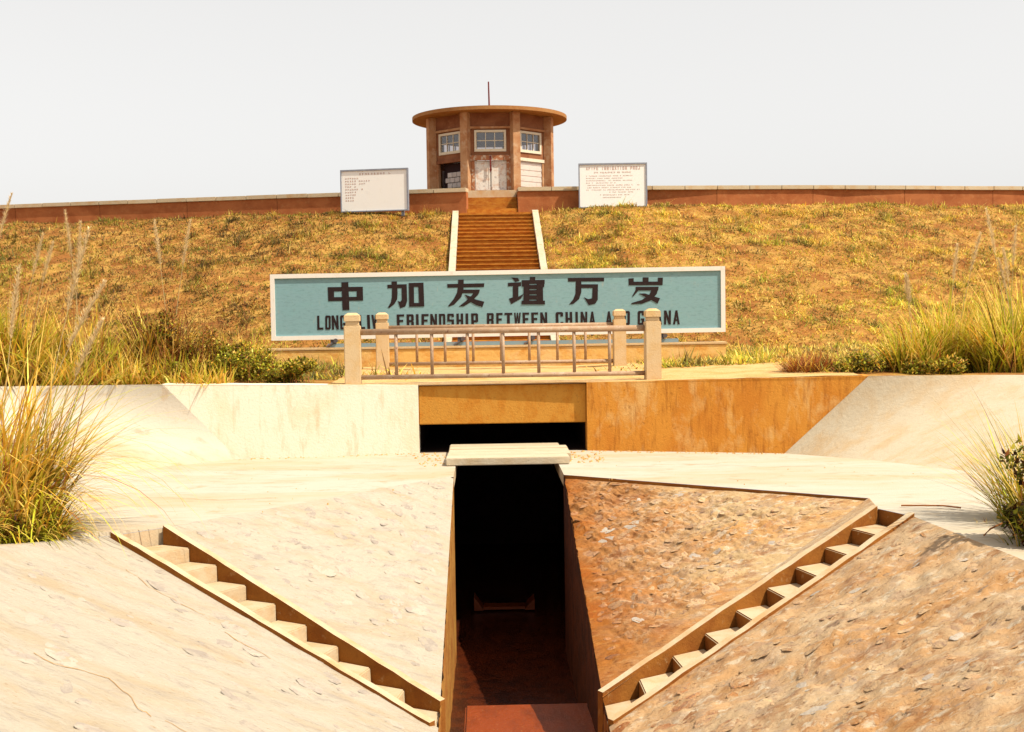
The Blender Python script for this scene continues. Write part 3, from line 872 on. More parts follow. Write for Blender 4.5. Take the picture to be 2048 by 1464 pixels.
for x in (-3.05, -0.52, 0.88, 3.52):
    m = MB()
    m.box(x-0.05, x+0.05, SGY-0.02, SGY+0.06, -0.60, -0.50)
    m.tube([(x-0.12, SGY-0.09, -0.66), (x+0.08, SGY-0.05, -0.535)], 0.022, 8)
    m.tube([(x+0.06, SGY-0.10, -0.54), (x+0.06, SGY-0.03, -0.54)], 0.045, 8)
    sgput(m, 'bracket', 'iron')

def Z3(u, v): return (620 + u/5.389, 540 + v/5.389)
def Z4(u, v): return (1000 + u/5.389, 540 + v/5.389)
CH = {
 'zhong': (Z3, [[(210,182),(585,178),(585,224),(210,228)], [(213,290),(587,284),(587,325),(215,332)], [(210,182),(277,182),(277,330),(215,332)],
                [(520,178),(585,178),(587,325),(520,326)], [(357,130),(430,128),(440,425),(368,428)]]),
 'jia': (Z3, [[(848,156),(1055,150),(1055,190),(850,195)], [(892,122),(950,120),(957,240),(953,310),(925,360),(868,406),(852,398),(884,345),(896,290),(898,200)],
              [(1000,152),(1055,152),(1060,330),(1040,388),(985,408),(960,330),(985,338),(1002,318)],
              [(1078,137),(1235,133),(1236,177),(1079,180)], [(1081,352),(1242,350),(1243,388),(1082,392)], [(1078,137),(1132,137),(1134,391),(1082,392)], [(1178,135),(1235,133),(1243,388),(1190,390)]]),
 'you': (Z3, [[(1490,148),(1888,140),(1885,180),(1492,188)], [(1608,102),(1668,100),(1665,200),(1642,285),(1565,368),(1505,392),(1500,380),(1558,310),(1595,240),(1606,170)],
              [(1658,207),(1840,208),(1832,246),(1650,246)], [(1785,208),(1842,208),(1822,262),(1742,342),(1665,388),(1616,388),(1692,328),(1760,262)],
              [(1678,262),(1742,282),(1790,312),(1888,338),(1868,395),(1800,375),(1722,330)]]),
 'yi': (Z4, [[(130,78),(200,82),(220,112),(172,126),(150,100)], [(95,135),(235,128),(235,170),(95,172)], [(148,168),(207,168),(207,285),(262,252),(238,302),(130,364),(105,305),(148,290)],
             [(330,72),(388,72),(388,108),(330,108)], [(243,106),(490,102),(490,146),(243,148)], [(243,106),(275,106),(270,180),(245,175)], [(455,104),(490,102),(484,182),(458,180)],
             [(265,158),(468,158),(468,202),(265,202)], [(265,213),(468,213),(468,258),(265,258)], [(265,269),(468,269),(468,315),(265,315)], [(243,326),(492,326),(494,366),(243,367)],
             [(265,146),(325,146),(325,340),(262,340)], [(402,146),(470,146),(474,340),(402,340)]]),
 'wan': (Z4, [[(740,82),(1130,78),(1130,118),(742,122)], [(825,118),(885,116),(885,235),(862,308),(802,360),(752,368),(798,312),(822,250)],
              [(880,150),(1065,150),(1062,190),(880,190)], [(1008,150),(1065,150),(1062,318),(1035,360),(965,374),(915,290),(960,310),(1002,300)]]),
 'sui': (Z4, [[(1393,88),(1450,84),(1450,160),(1397,160)], [(1548,76),(1610,76),(1610,130),(1548,130)], [(1712,78),(1765,78),(1762,158),(1710,158)], [(1397,122),(1762,120),(1762,158),(1397,160)],
              [(1472,178),(1720,176),(1714,216),(1502,216),(1442,284),(1434,276),(1474,205)], [(1655,178),(1720,176),(1700,252),(1640,320),(1540,360),(1422,363),(1430,350),(1540,318),(1622,258)],
              [(1508,250),(1572,248),(1650,275),(1735,300),(1710,358),(1645,322)]]),
}
for k, (Zf, polys) in CH.items():
    m = MB()
    for i, pg in enumerate(polys):
        q = [bxz(*Zf(*p)) for p in pg]
        m.prism(q, SGY - 0.006 - 0.0006*i, SGY - 0.0005)
    sgput(m, 'character', 'black_paint')

def R4(x0, y0, x1, y1): return [(x0, y0), (x1, y0), (x1, y1), (x0, y1)]
w, h = 0.36, 0.15
LT = {
 'L': [R4(0,0,w,1), R4(0,0,1,h)], 'I': [R4(0,0,1,1)], 'F': [R4(0,0,w,1), R4(0,1-h,1,1), R4(0,.46,.85,.46+h)],
 'E': [R4(0,0,w,1), R4(0,1-h,1,1), R4(0,.46,.85,.46+h), R4(0,0,1,h)],
 'O': [R4(0,.08,w,.92), R4(1-w,.08,1,.92), [(.0,.92),(.15,1),(.85,1),(1,.92),(1,1-h),(0,1-h)], [(0,.08),(.15,0),(.85,0),(1,.08),(1,h),(0,h)]],
 'C': [R4(0,.08,w,.92), R4(1-w,.68,1,.92), R4(1-w,.08,1,.30), [(.0,.92),(.15,1),(.85,1),(1,.92),(1,1-h),(0,1-h)], [(0,.08),(.15,0),(.85,0),(1,.08),(1,h),(0,h)]],
 'G': [R4(0,.08,w,.92), R4(1-w,.68,1,.92), R4(1-w,0,1,.46), R4(.5,.34,1,.46), [(.0,.92),(.15,1),(.85,1),(1,.92),(1,1-h),(0,1-h)], [(0,.08),(.15,0),(.85,0),(1,.08),(1,h),(0,h)]],
 'N': [R4(0,0,w*.85,1), R4(1-w*.85,0,1,1), [(0,1),(w*.9,1),(1,0),(1-w*.9,0)]],
 'V': [[(0,1),(w,1),(.66,0),(.34,0)], [(1-w,1),(1,1),(.66,0),(.34,0)]],
 'W': [[(0,1),(.22,1),(.36,0),(.18,0)], [(.42,1),(.58,1),(.36,0),(.2,0)], [(.42,1),(.58,1),(.8,0),(.64,0)], [(.78,1),(1,1),(.82,0),(.64,0)]],
 'A': [[(0,0),(w*.85,0),(.64,1),(.36,1)], [(1-w*.85,0),(1,0),(.64,1),(.36,1)], R4(.22,.24,.78,.24+h*.8)],
 'R': [R4(0,0,w,1), R4(0,1-h,.85,1), R4(0,.44,.85,.44+h), [(1-w,.5),(1,.56),(1,.93),(.85,1),(1-w,1)], [(1-w,.5),(.95,.5),(1,.4),(1,0),(1-w,0)]],
 'B': [R4(0,0,w,1), R4(0,1-h,.85,1), R4(0,.44,.85,.44+h), R4(0,0,.85,h), [(1-w,.5),(.9,.5),(1,.58),(1,.93),(.85,1),(1-w,1)], [(1-w,.52),(.9,.52),(1,.44),(1,.07),(.85,0),(1-w,0)]],
 'P': [R4(0,0,w,1), R4(0,1-h,.85,1), R4(0,.36,.85,.36+h), [(1-w,.36),(.85,.36),(1,.43),(1,.93),(.85,1),(1-w,1)]],
 'D': [R4(0,0,w,1), R4(0,1-h,.85,1), R4(0,0,.85,h), [(1-w,0),(.85,0),(1,.08),(1,.92),(.85,1),(1-w,1)]],
 'S': [R4(0,.5,w,.93), R4(1-w,.07,1,.52), R4(.05,1-h,.95,1), R4(.05,0,.95,h), R4(.0,.44,1,.44+h), R4(0,.07,w,.26), R4(1-w,.76,1,.93)],
 'H': [R4(0,0,w,1), R4(1-w,0,1,1), R4(0,.43,1,.43+h)], 'T': [R4(.5-w/2,0,.5+w/2,1), R4(0,1-h,1,1)],
}
def zx3(a): return 620 + a/5.389
def zx4(a): return 1000 + a/5.389
LETTERS = [(c, zx3(a), zx3(b)) for c, a, b in [('L',95,160),('O',180,238),('N',252,325),('G',342,402),('L',548,608),('I',632,662),('V',676,738),('E',752,812),
     ('F',950,1030),('R',1056,1132),('I',1156,1184),('E',1212,1288),('N',1308,1380),('D',1402,1470),('S',1490,1562),('H',1590,1662),('I',1688,1716),('P',1750,1824),('B',1915,1988)]]
LETTERS += [(c, zx4(a), zx4(b)) for c, a, b in [('E',-30,38),('T',58,142),('W',160,232),('E',256,326),('E',350,424),('N',446,520),('C',612,692),('H',718,790),('I',824,850),('N',878,950),('A',972,1038),
     ('A',1150,1218),('N',1248,1318),('D',1340,1410),('G',1495,1565),('H',1592,1665),('A',1690,1758),('N',1780,1854),('A',1878,1950)]]
ZB, ZT = -0.315, -0.035
for c, a, b in LETTERS:
    m = MB()
    x0, x1 = bxz(a, 645)[0], bxz(b, 645)[0]
    sk = random.uniform(-0.006, 0.006)
    for i, pg in enumerate(LT[c]):
        q = [(lerp(x0, x1, p[0]) + sk*p[1], lerp(ZB, ZT, p[1])) for p in pg]
        m.prism(q, SGY - 0.006 - 0.0006*i, SGY - 0.0005)
    sgput(m, 'letter', 'black_paint')

pd = MB().box(-4.33, 4.78, 24.85, 25.2, -1.25, -0.72)
pd = pd.build('sign_pedestal', 'pedestal', bevel=0.01)
tag(pd, 'low ochre masonry plinth under the long blue sign', 'plinth')
MB().box(-4.36, 4.81, 24.83, 25.22, -0.72, -0.675).build('cap', 'post', pd, bevel=0.008)

# ------------------------------------------------------------------ stairway up the dam
st = empty('stairway', (0.40, 32.6, -1.1))
tag(st, 'orange concrete stairway climbing the grassy dam slope between white kerbs', 'stairs')
SX = (-0.90, 1.70)
rise, run = 0.150, 0.411
n = 30
z, y = -1.06, 32.45
k = 0
while y < 44.6:
    jy, jz = random.uniform(-.012, .012), random.uniform(-.008, .008)
    MB().box(SX[0]-0.4, SX[1]-0.4, y+0.045-32.6, y+run+0.06-32.6, z+rise-0.4+1.1, z+rise-0.048+1.1).box(
        SX[0]-0.4, SX[1]-0.4, y+jy-32.6, y+run+0.02-32.6, z+rise-0.05+jz+1.1, z+rise+jz+1.1).build('step', 'orange_step', st, bevel=0.008)
    y += run; z += rise; k += 1
ztop = z
def kerbs(xa, xb):
    mb = MB()
    m = 26
    vs, fs = [], []
    for i in range(m+1):
        t = i/m
        yy = lerp(32.2, 44.45, t); zz = lerp(-1.02, 3.50, t) + 0.07 + 0.012*noise.noise(V(yy*1.5, xa, 0))
        j = 0.012*noise.noise(V(yy*2, xa, 4))
        vs += [(xa+j-.4, yy-32.6, zz-0.6+1.1), (xa+j-.4, yy-32.6, zz+1.1), (xb+j-.4, yy-32.6, zz+1.1), (xb+j-.4, yy-32.6, zz-0.6+1.1)]
    for i in range(m):
        for q in range(4): fs.append((4*i+q, 4*i+(q+1) % 4, 4*i+4+(q+1) % 4, 4*i+4+q))
    fs += [(0, 1, 2, 3), (4*m+3, 4*m+2, 4*m+1, 4*m)]
    mb.add(vs, fs).build('kerb', 'stair_kerb', st)
kerbs(SX[0]-0.21, SX[0]-0.003)
kerbs(SX[1]+0.003, SX[1]+0.21)
# upper flight between the parapets
y, z = 44.85, ztop
MB().box(SX[0]-.4+0.05, SX[1]-.4-.05, 44.55-32.6, 44.85-32.6, 3.0+1.1, 3.50+1.1).build('landing', 'orange_step', st)
z = 3.50
for i in range(4):
    MB().box(-0.61-.4, 1.20-.4, y-32.6, y+0.36-32.6, z-0.4+1.1, z+0.165+1.1).build('step', 'orange_step', st, bevel=0.012)
    y += 0.35; z += 0.165
MB().box(-0.61-.4, 1.20-.4, y-32.6, y+1.2-32.6, z-0.5+1.1, z+0.29+1.1).build('threshold', 'channel_kerb', st, bevel=0.03)

# ------------------------------------------------------------------ crest parapet
def parapet(pts, label, ret):
    """pts from the gap outwards"""
    root = empty('parapet', (pts[0][0], pts[0][1], 3.44))
    tag(root, label, 'wall', 'parapet walls on the dam crest')
    o = Vector((pts[0][0], pts[0][1], 3.44))
    def seg(a, b, name, z0, z1, y0, y1, mat, gap=0.0, bev=0.0):
        a, b = V(*a, 0), V(*b, 0)
        d = (b-a).normalized(); nn = V(-d.y, d.x, 0)
        if nn.y < 0: nn = -nn
        a = a + d*gap; b = b - d*gap
        vs = []
        for zz in (z0, z1):
            for p, q in ((a, y0), (b, y0), (b, y1), (a, y1)):
                w_ = p + nn*q
                vs.append((w_.x-o.x, w_.y-o.y, zz-3.44))
        return MB().add(vs, [(3,2,1,0),(4,5,6,7),(0,1,5,4),(1,2,6,5),(2,3,7,6),(3,0,4,7)]).build(name, mat, root, bevel=bev)
    def walk(L, step):
        out = [pts[0]]; acc = 0
        for a, b in zip(pts, pts[1:]):
            l = math.dist(a, b); s = step - acc
            while s <= l:
                out.append((lerp(a[0], b[0], s/l), lerp(a[1], b[1], s/l))); s += step
            acc = l - (s - step)
        return out
    W = walk(pts, 3.6)
    for a, b in zip(W, W[1:]):
        seg(a, b, 'wall_panel', 3.0, 4.255, 0, 0.26, 'parapet', 0.008)
    Cp = walk(pts, 1.2)
    for i, (a, b) in enumerate(zip(Cp, Cp[1:])):
        dz = random.uniform(-0.006, 0.006)
        seg(a, b, 'coping', 4.258+dz, 4.405+dz, -0.07, 0.33, 'coping', 0.006, 0.012)
    # return along the flight
    x = pts[0][0]; s = 1 if ret > 0 else -1
    xa, xb = sorted((x, x + s*0.26))
    MB().box(xa-o.x, xb-o.x, 0.262, 2.0, 3.0-3.44, 4.255-3.44).build('wall_panel', 'parapet', root)
    MB().box(xa-0.02-o.x, xb+0.02-o.x, 0.34, 2.05, 4.258-3.44, 4.40-3.44).build('coping', 'coping', root, bevel=0.012)
parapet([(-0.62, 44.8), (-5.2, 45.9), (-19.1, 49.2), (-60, 60)], 'reddish parapet wall with pale coping left of the stairway gap', -1)
parapet([(1.21, 44.8), (6, 44.85), (13, 45.6), (20.2, 46.9), (45, 52)], 'reddish parapet wall with pale coping right of the stairway gap', 1)

# ------------------------------------------------------------------ notice boards
def notice(x0, y0, x1, y1, z0, z1, label, draw):
    root = empty('notice_board', ((x0+x1)/2, (y0+y1)/2, 3.3), math.atan2(y1-y0, x1-x0))
    tag(root, label, 'notice board', 'notice boards in front of the parapet')
    W = math.hypot(x1-x0, y1-y0)/2
    a, b = z0-3.3, z1-3.3
    MB().box(-W+.03, W-.03, 0, 0.05, a+.03, b-.03).build('board', 'board_white', root)
    f = MB()
    t = 0.055
    f.box(-W, W, -0.03, 0.08, b-t, b)
    f.box(-W, W, -0.03, 0.08, a, a+t*0.7)
    f.box(-W, -W+t*.7, -0.03, 0.08, a+t*.7, b-t)
    f.box(W-t*.9, W, -0.03, 0.08, a+t*.7, b-t)
    f.build('frame', 'board_frame', root)
    for s in (-1, 1):
        MB().box(s*(W-.25)-.05, s*(W-.25)+.05, 0.09, 0.18, -0.6, b-0.1).build('leg', 'board_frame', root)
    draw(root, W, a, b)
def scrib(root, x0, x1, z, hgt, cw, name='lettering'):
    """a line of small unreadable painted characters"""
    m = MB(); x = x0; i = 0
    while x < x1 - cw*0.5:
        if random.random() > 0.14:
            for q in range(3):
                c = random.random()
                if c < 0.5:
                    u = x + random.uniform(0, cw*.5); m.box(u, u+cw*.16, -0.004-0.0003*q, -0.0005, z, z+hgt)
                else:
                    u = z + random.uniform(0, hgt*.8); m.box(x, x+cw*.68, -0.004-0.0003*q, -0.0005, u, u+hgt*.16)
        x += cw
    if m.v: m.build(name, 'red_paint', root)['kind'] = 'stuff'
def text_line(root, txt, x0, x1, z, hgt):
    m = MB(); n = len(txt); cw = (x1-x0)/n
    for i, c in enumerate(txt):
        if c in LT:
            xx = x0 + i*cw
            wd = cw*0.68 if c != 'I' else cw*0.2
            if c == 'I': xx += cw*0.2
            for j, pg in enumerate(LT[c]):
                m.prism([(xx + p[0]*wd, z + p[1]*hgt) for p in pg], -0.004-0.0003*j, -0.0005)
    m.build('lettering', 'red_paint', root)['kind'] = 'stuff'
LT['J'] = [R4(1-w,.1,1,1), R4(0,0,1,h), R4(0,0,w,.3)]
def draw_right(root, W, a, b):
    text_line(root, 'AFIFE IRRIGATION PROJ', -W*.78, W*.82, b-0.235, 0.115)
    scrib(root, -W*.55, W*.55, b-0.35, 0.055, 0.055)
    for i, (u, v) in enumerate([(-.78,.6),(-.78,.3),(-.78,.6),(-.78,.1),(-.78,.8),(-.78,.55),(-.78,.8),(-.1,.6)]):
        scrib(root, W*u, W*v, b-0.46-0.082*i, 0.035, 0.05)
    scrib(root, -W*.5, W*.5, b-1.13, 0.035, 0.05)
    scrib(root, -W*.3, W*.25, b-1.22, 0.035, 0.05)
def draw_left(root, W, a, b):
    scrib(root, -W*.45, W*.5, b-0.20, 0.07, 0.11)
    for i, v in enumerate([-.42, -.08, -.22, -.5, -.30, -.5, -.52, -.60, -.62]):
        scrib(root, -W*.86, W*v, b-0.33-0.098*i, 0.05, 0.085)
notice(-5.10, 44.92, -2.66, 44.40, 3.60, 5.10, 'white notice board with short red lines of Chinese characters, left of the stairway', draw_left)
notice(3.36, 44.40, 5.78, 44.34, 3.60, 5.17, 'white notice board with faint red English lettering, right of the stairway', draw_right)

# ------------------------------------------------------------------ gatehouse
TX, TY, TZ = 0.27, 49.5, 4.5
tw = empty('gatehouse', (TX, TY, TZ))
tag(tw, 'octagonal brown concrete gatehouse with round flat roof on the dam crest', 'gatehouse')
RC = 2.44
MB().cyl(0, 0, -1.2, -0.002, 2.75, n=8).build('plinth', 'tower_wall', tw)
COL.objects[-1].data.transform(Matrix.Rotation(R(22.5), 4, 'Z'))
rf = MB().cyl(0, 0, 2.955, 3.09, 3.03, n=80)
rf.cyl(0, 0, 3.092, 3.22, 2.6, 0.3, n=48)
rf.build('roof', 'roof', tw, bevel=0.0)
MB().tube([(0.0, 0, 3.2), (-0.02, 0, 4.5)], [0.035, 0.028], 8).build('lightning_rod', 'red_iron', tw)
for i in range(8):
    a = R(22.5 + 45*i)
    m = MB().box(-0.15, 0.16, -0.15, 0.15, -0.001, 2.953)
    o = m.build('column', 'tower_column', tw, bevel=0.01)
    o.location = (RC*math.cos(a), RC*math.sin(a), 0); o.rotation_euler = (0, 0, a)
# faces; face 0 looks at the camera (towards -Y)
AP = RC*math.cos(R(22.5))
HW = RC*math.sin(R(22.5)) - 0.155
glass_src = None
for i in range(8):
    rot = R(45*i)
    def put(mb, name, mat, parent=tw, **k):
        """local face frame: x along the face, y outwards = -y"""
        mb.v = [tuple(Matrix.Rotation(rot, 3, 'Z') @ Vector((v[0], v[1]-AP+0.10, v[2]))) for v in mb.v]
        return mb.build(name, mat, parent, **k)
    put(MB().box(-HW, HW, -0.02, 0.14, 2.39, 2.953), 'wall', 'tower_wall')
    put(MB().box(-HW, HW, -0.07, -0.021, 2.36, 2.44), 'ledge', 'tower_column')
    # brown surround beside the window
    sd = MB()
    sd.box(-HW, -0.60, 0.0, 0.12, 1.30, 2.389); sd.box(0.60, HW, 0.0, 0.12, 1.30, 2.389)
    sd.box(-0.599, 0.599, 0.0, 0.12, 1.30, 1.50); sd.box(-0.599, 0.599, 0.0, 0.12, 2.31, 2.389)
    put(sd, 'wall', 'tower_wall')
    wf = MB()
    x0, x1, z0, z1, t = -0.598, 0.598, 1.502, 2.308, 0.085
    wf.box(x0, x1, -0.04, 0.08, z1-t, z1); wf.box(x0, x1, -0.04, 0.08, z0, z0+t*1.2)
    wf.box(x0, x0+t, -0.04, 0.08, z0+t*1.2, z1-t); wf.box(x1-t, x1, -0.04, 0.08, z0+t*1.2, z1-t)
    zl, zh = z0+t*1.2, z1-t
    for q in (1, 2):
        xx = lerp(x0+t, x1-t, q/3); wf.box(xx-.014, xx+.014, -0.01, 0.04, zl, zh)
    for q in range(3):
        a_, b_ = lerp(x0+t, x1-t, q/3)+.015, lerp(x0+t, x1-t, (q+1)/3)-.015
        wf.box(a_, b_, -0.008, 0.038, (zl+zh)/2-.013, (zl+zh)/2+.013)
    win = put(wf, 'window', 'window_white')
    for q in range(3):
        for r_ in range(2):
            a_, b_ = lerp(x0+t, x1-t, q/3)+.016, lerp(x0+t, x1-t, (q+1)/3)-.016
            c_, d_ = (zl, (zl+zh)/2-.014) if r_ == 0 else ((zl+zh)/2+.014, zh)
            if i in (0, 1, 7) or (q == 0 and r_ == 0):
                put(MB().box(a_, b_, 0.012, 0.018, c_, d_), 'pane', 'glass', win)
    if i == 0:      # double door towards the stairway
        fr = MB()
        for s in (-1, 1):
            xa, xb = sorted((s*0.70, s*HW)); xc, xd = sorted((s*0.60, s*0.702))
            put(MB().box(xa, xb, -0.03, 0.12, 0, 1.298).box(xc, xd, -0.045, 0.10, 0, 1.20), 'door_jamb', 'door_frame')
        put(MB().box(-0.76, 0.76, -0.09, -0.046, 1.17, 1.36), 'header_board', 'door_frame')
        for s in (-1, 1):
            d = MB(); xa, xb = sorted((s*0.012, s*0.598))
            d.box(xa, xb, 0.0, 0.05, 0.02, 1.168)
            put(d, 'door', 'door_paint')
            g = MB(); g.box(xa+.03, xb-.03, -0.014, -0.001, 0.06, 0.10); g.box(xa+.03, xb-.03, -0.014, -0.001, 1.06, 1.10)
            g.box(xa+.03, xa+.06, -0.013, -0.001, 0.10, 1.06); g.box(xb-.06, xb-.03, -0.013, -0.001, 0.10, 1.06)
            put(g, 'door_trim', 'door_paint')
        put(MB().box(-0.03, 0.03, -0.125, -0.092, 0.80, 1.34).tube([(0, -0.11, 0.83), (0, -0.11, 0.72)], [0.05, 0.01], 8), 'lock_bar', 'red_iron')
    else:
        put(MB().box(-HW, HW, -0.045, 0.10, 1.18, 1.298), 'transom', 'window_white' if i in (1, 2) else 'tower_wall')
        put(MB().box(-HW, -0.66, -0.02, 0.10, 0, 1.178), 'jamb', 'tower_column')
        put(MB().box(0.66, HW, -0.02, 0.10, 0, 1.178), 'jamb', 'tower_column')
        if i == 7:  # left visible bay: open, pale blocks stacked in it
            put(MB().box(-0.659, 0.659, 0.30, 0.34, 0, 1.178), 'panel', 'dark_interior')  # dark sheet standing in for the shade inside the bay
            for rr in range(4):
                for cc in range(4):
                    xs_ = -0.36 + cc*0.26 + (0.12 if rr % 2 else 0)
                    if xs_ > 0.6: continue
                    put(MB().box(xs_, xs_+0.245, 0.06, 0.24, 0.03+rr*0.20, 0.21+rr*0.20), 'block', 'block', bevel=0.01)
        else:
            for q in range(11):
                put(MB().box(-0.655, 0.655, 0.02 + 0.012*(q % 2), 0.06, 0.003+q*0.1065, 0.106+q*0.1065), 'slat', 'shutter')
# small handwheel by the right corner of the gatehouse
hw = MB()
ring = [(0.24*math.cos(t), 0, 0.24*math.sin(t)) for t in np.linspace(0, 2*math.pi, 25)]
hw.tube(ring, 0.035, 8, caps=False)
for a in (0, 60, 120):
    c, s_ = math.cos(R(a)), math.sin(R(a)); hw.tube([(-.23*c, 0, -.23*s_), (.23*c, 0, .23*s_)], 0.016, 6)
hw.tube([(0, 0, 0), (0, 0.12, -0.05), (0, 0.12, -1.0)], 0.04, 8)
hwo = hw.build('handwheel', 'red_iron')
hwo.location = (2.44, 46.4, 4.31)
tag(hwo, 'small rusty handwheel showing above the parapet right of the gatehouse', 'handwheel')

# ------------------------------------------------------------------ vegetation
def blade_mesh(name, base, h, wdt, az, lean, curl, cols, segs=2, parent=None, tipc=1.15, droop=None):
    """all arguments are numpy arrays (n,...) ; one mesh of tapered bent blades"""
    n = len(base)
    t = np.linspace(0, 1, segs+1)
    dirx, diry = np.cos(az), np.sin(az)
    sx, sy = -diry, dirx
    ang = lean[:, None] + curl[:, None]*t[None, :]
    ds = h[:, None]/segs
    hx = np.concatenate([np.zeros((n, 1)), np.cumsum(np.sin(ang[:, 1:])*ds, 1)], 1)
    hz = np.concatenate([np.zeros((n, 1)), np.cumsum(np.cos(ang[:, 1:])*ds, 1)], 1)
    cx = base[:, 0, None] + dirx[:, None]*hx
    cy = base[:, 1, None] + diry[:, None]*hx
    cz = base[:, 2, None] + hz
    wv = wdt[:, None]*(1 - t[None, :]**1.6)*0.5
    wv[:, 0] *= 0.8
    # strips: 2 verts per level, one at the tip
    L = np.stack([cx + sx[:, None]*wv, cy + sy[:, None]*wv, cz], -1)
    Rr = np.stack([cx - sx[:, None]*wv, cy - sy[:, None]*wv, cz], -1)
    nv = 2*segs + 1
    Vt = np.zeros((n, nv, 3))
    Vt[:, 0:2*segs:2] = L[:, :segs]
    Vt[:, 1:2*segs:2] = Rr[:, :segs]
    Vt[:, -1] = np.stack([cx[:, -1], cy[:, -1], cz[:, -1]], -1)
    faces4 = np.array([[2*i, 2*i+1, 2*i+3, 2*i+2] for i in range(segs-1)]).reshape(-1, 4)
    tri = np.array([2*segs-2, 2*segs-1, 2*segs])
    off = (np.arange(n)*nv)[:, None]
    loops = []
    nl = 4*len(faces4) + 3
    pat = np.concatenate([faces4.reshape(-1), tri])
    loops = (off + pat[None, :]).reshape(-1)
    starts = np.concatenate([np.arange(len(faces4))*4, [4*len(faces4)]])
    ls = ((np.arange(n)*nl)[:, None] + starts[None, :]).reshape(-1)
    me = bpy.data.meshes.new(name)
    me.vertices.add(n*nv); me.vertices.foreach_set('co', Vt.reshape(-1).astype(np.float32))
    me.loops.add(len(loops)); me.loops.foreach_set('vertex_index', loops.astype(np.int32))
    me.polygons.add(len(ls)); me.polygons.foreach_set('loop_start', ls.astype(np.int32))
    me.update(calc_edges=True)
    lev = np.concatenate([np.repeat(t[:segs], 2), [1.0]])
    c4 = np.ones((n, nv, 4), dtype=np.float32)
    c4[:, :, :3] = cols[:, None, :]*(0.92 + (tipc-0.92)*lev[None, :, None])
    at = me.color_attributes.new('Col', 'FLOAT_COLOR', 'POINT')
    at.data.foreach_set('color', c4.reshape(-1))
    me.materials.append(M['leaf'])
    me.validate()
    o = bpy.data.objects.new(name, me); COL.objects.link(o)
    if parent: o.parent = parent
    return o

STRAW = np.array([0.58, 0.38, 0.09]); GREEN = np.array([0.15, 0.145, 0.010]); BROWN = np.array([0.20, 0.060, 0.012])
GOLD = np.array([0.45, 0.25, 0.025]); DARK = np.array([0.05, 0.020, 0.006]); LIME = np.array([0.34, 0.31, 0.022])
def palette(n, weights, jit=0.16):
    C = np.array([STRAW, GREEN, BROWN, GOLD, DARK, LIME])
    w_ = np.array(weights, float)
    if w_.ndim == 1:
        idx = RNG.choice(6, n, p=w_/w_.sum())
    else:
        w_ = w_/w_.sum(1, keepdims=True); cs = np.cumsum(w_, 1)
        idx = (RNG.random(n)[:, None] > cs).sum(1).clip(0, 5)
    c = C[idx]*(1 + RNG.normal(0, jit, (n, 1)))
    return np.clip(c*(1 + RNG.normal(0, 0.05, (n, 3))), 0.005, 0.85)

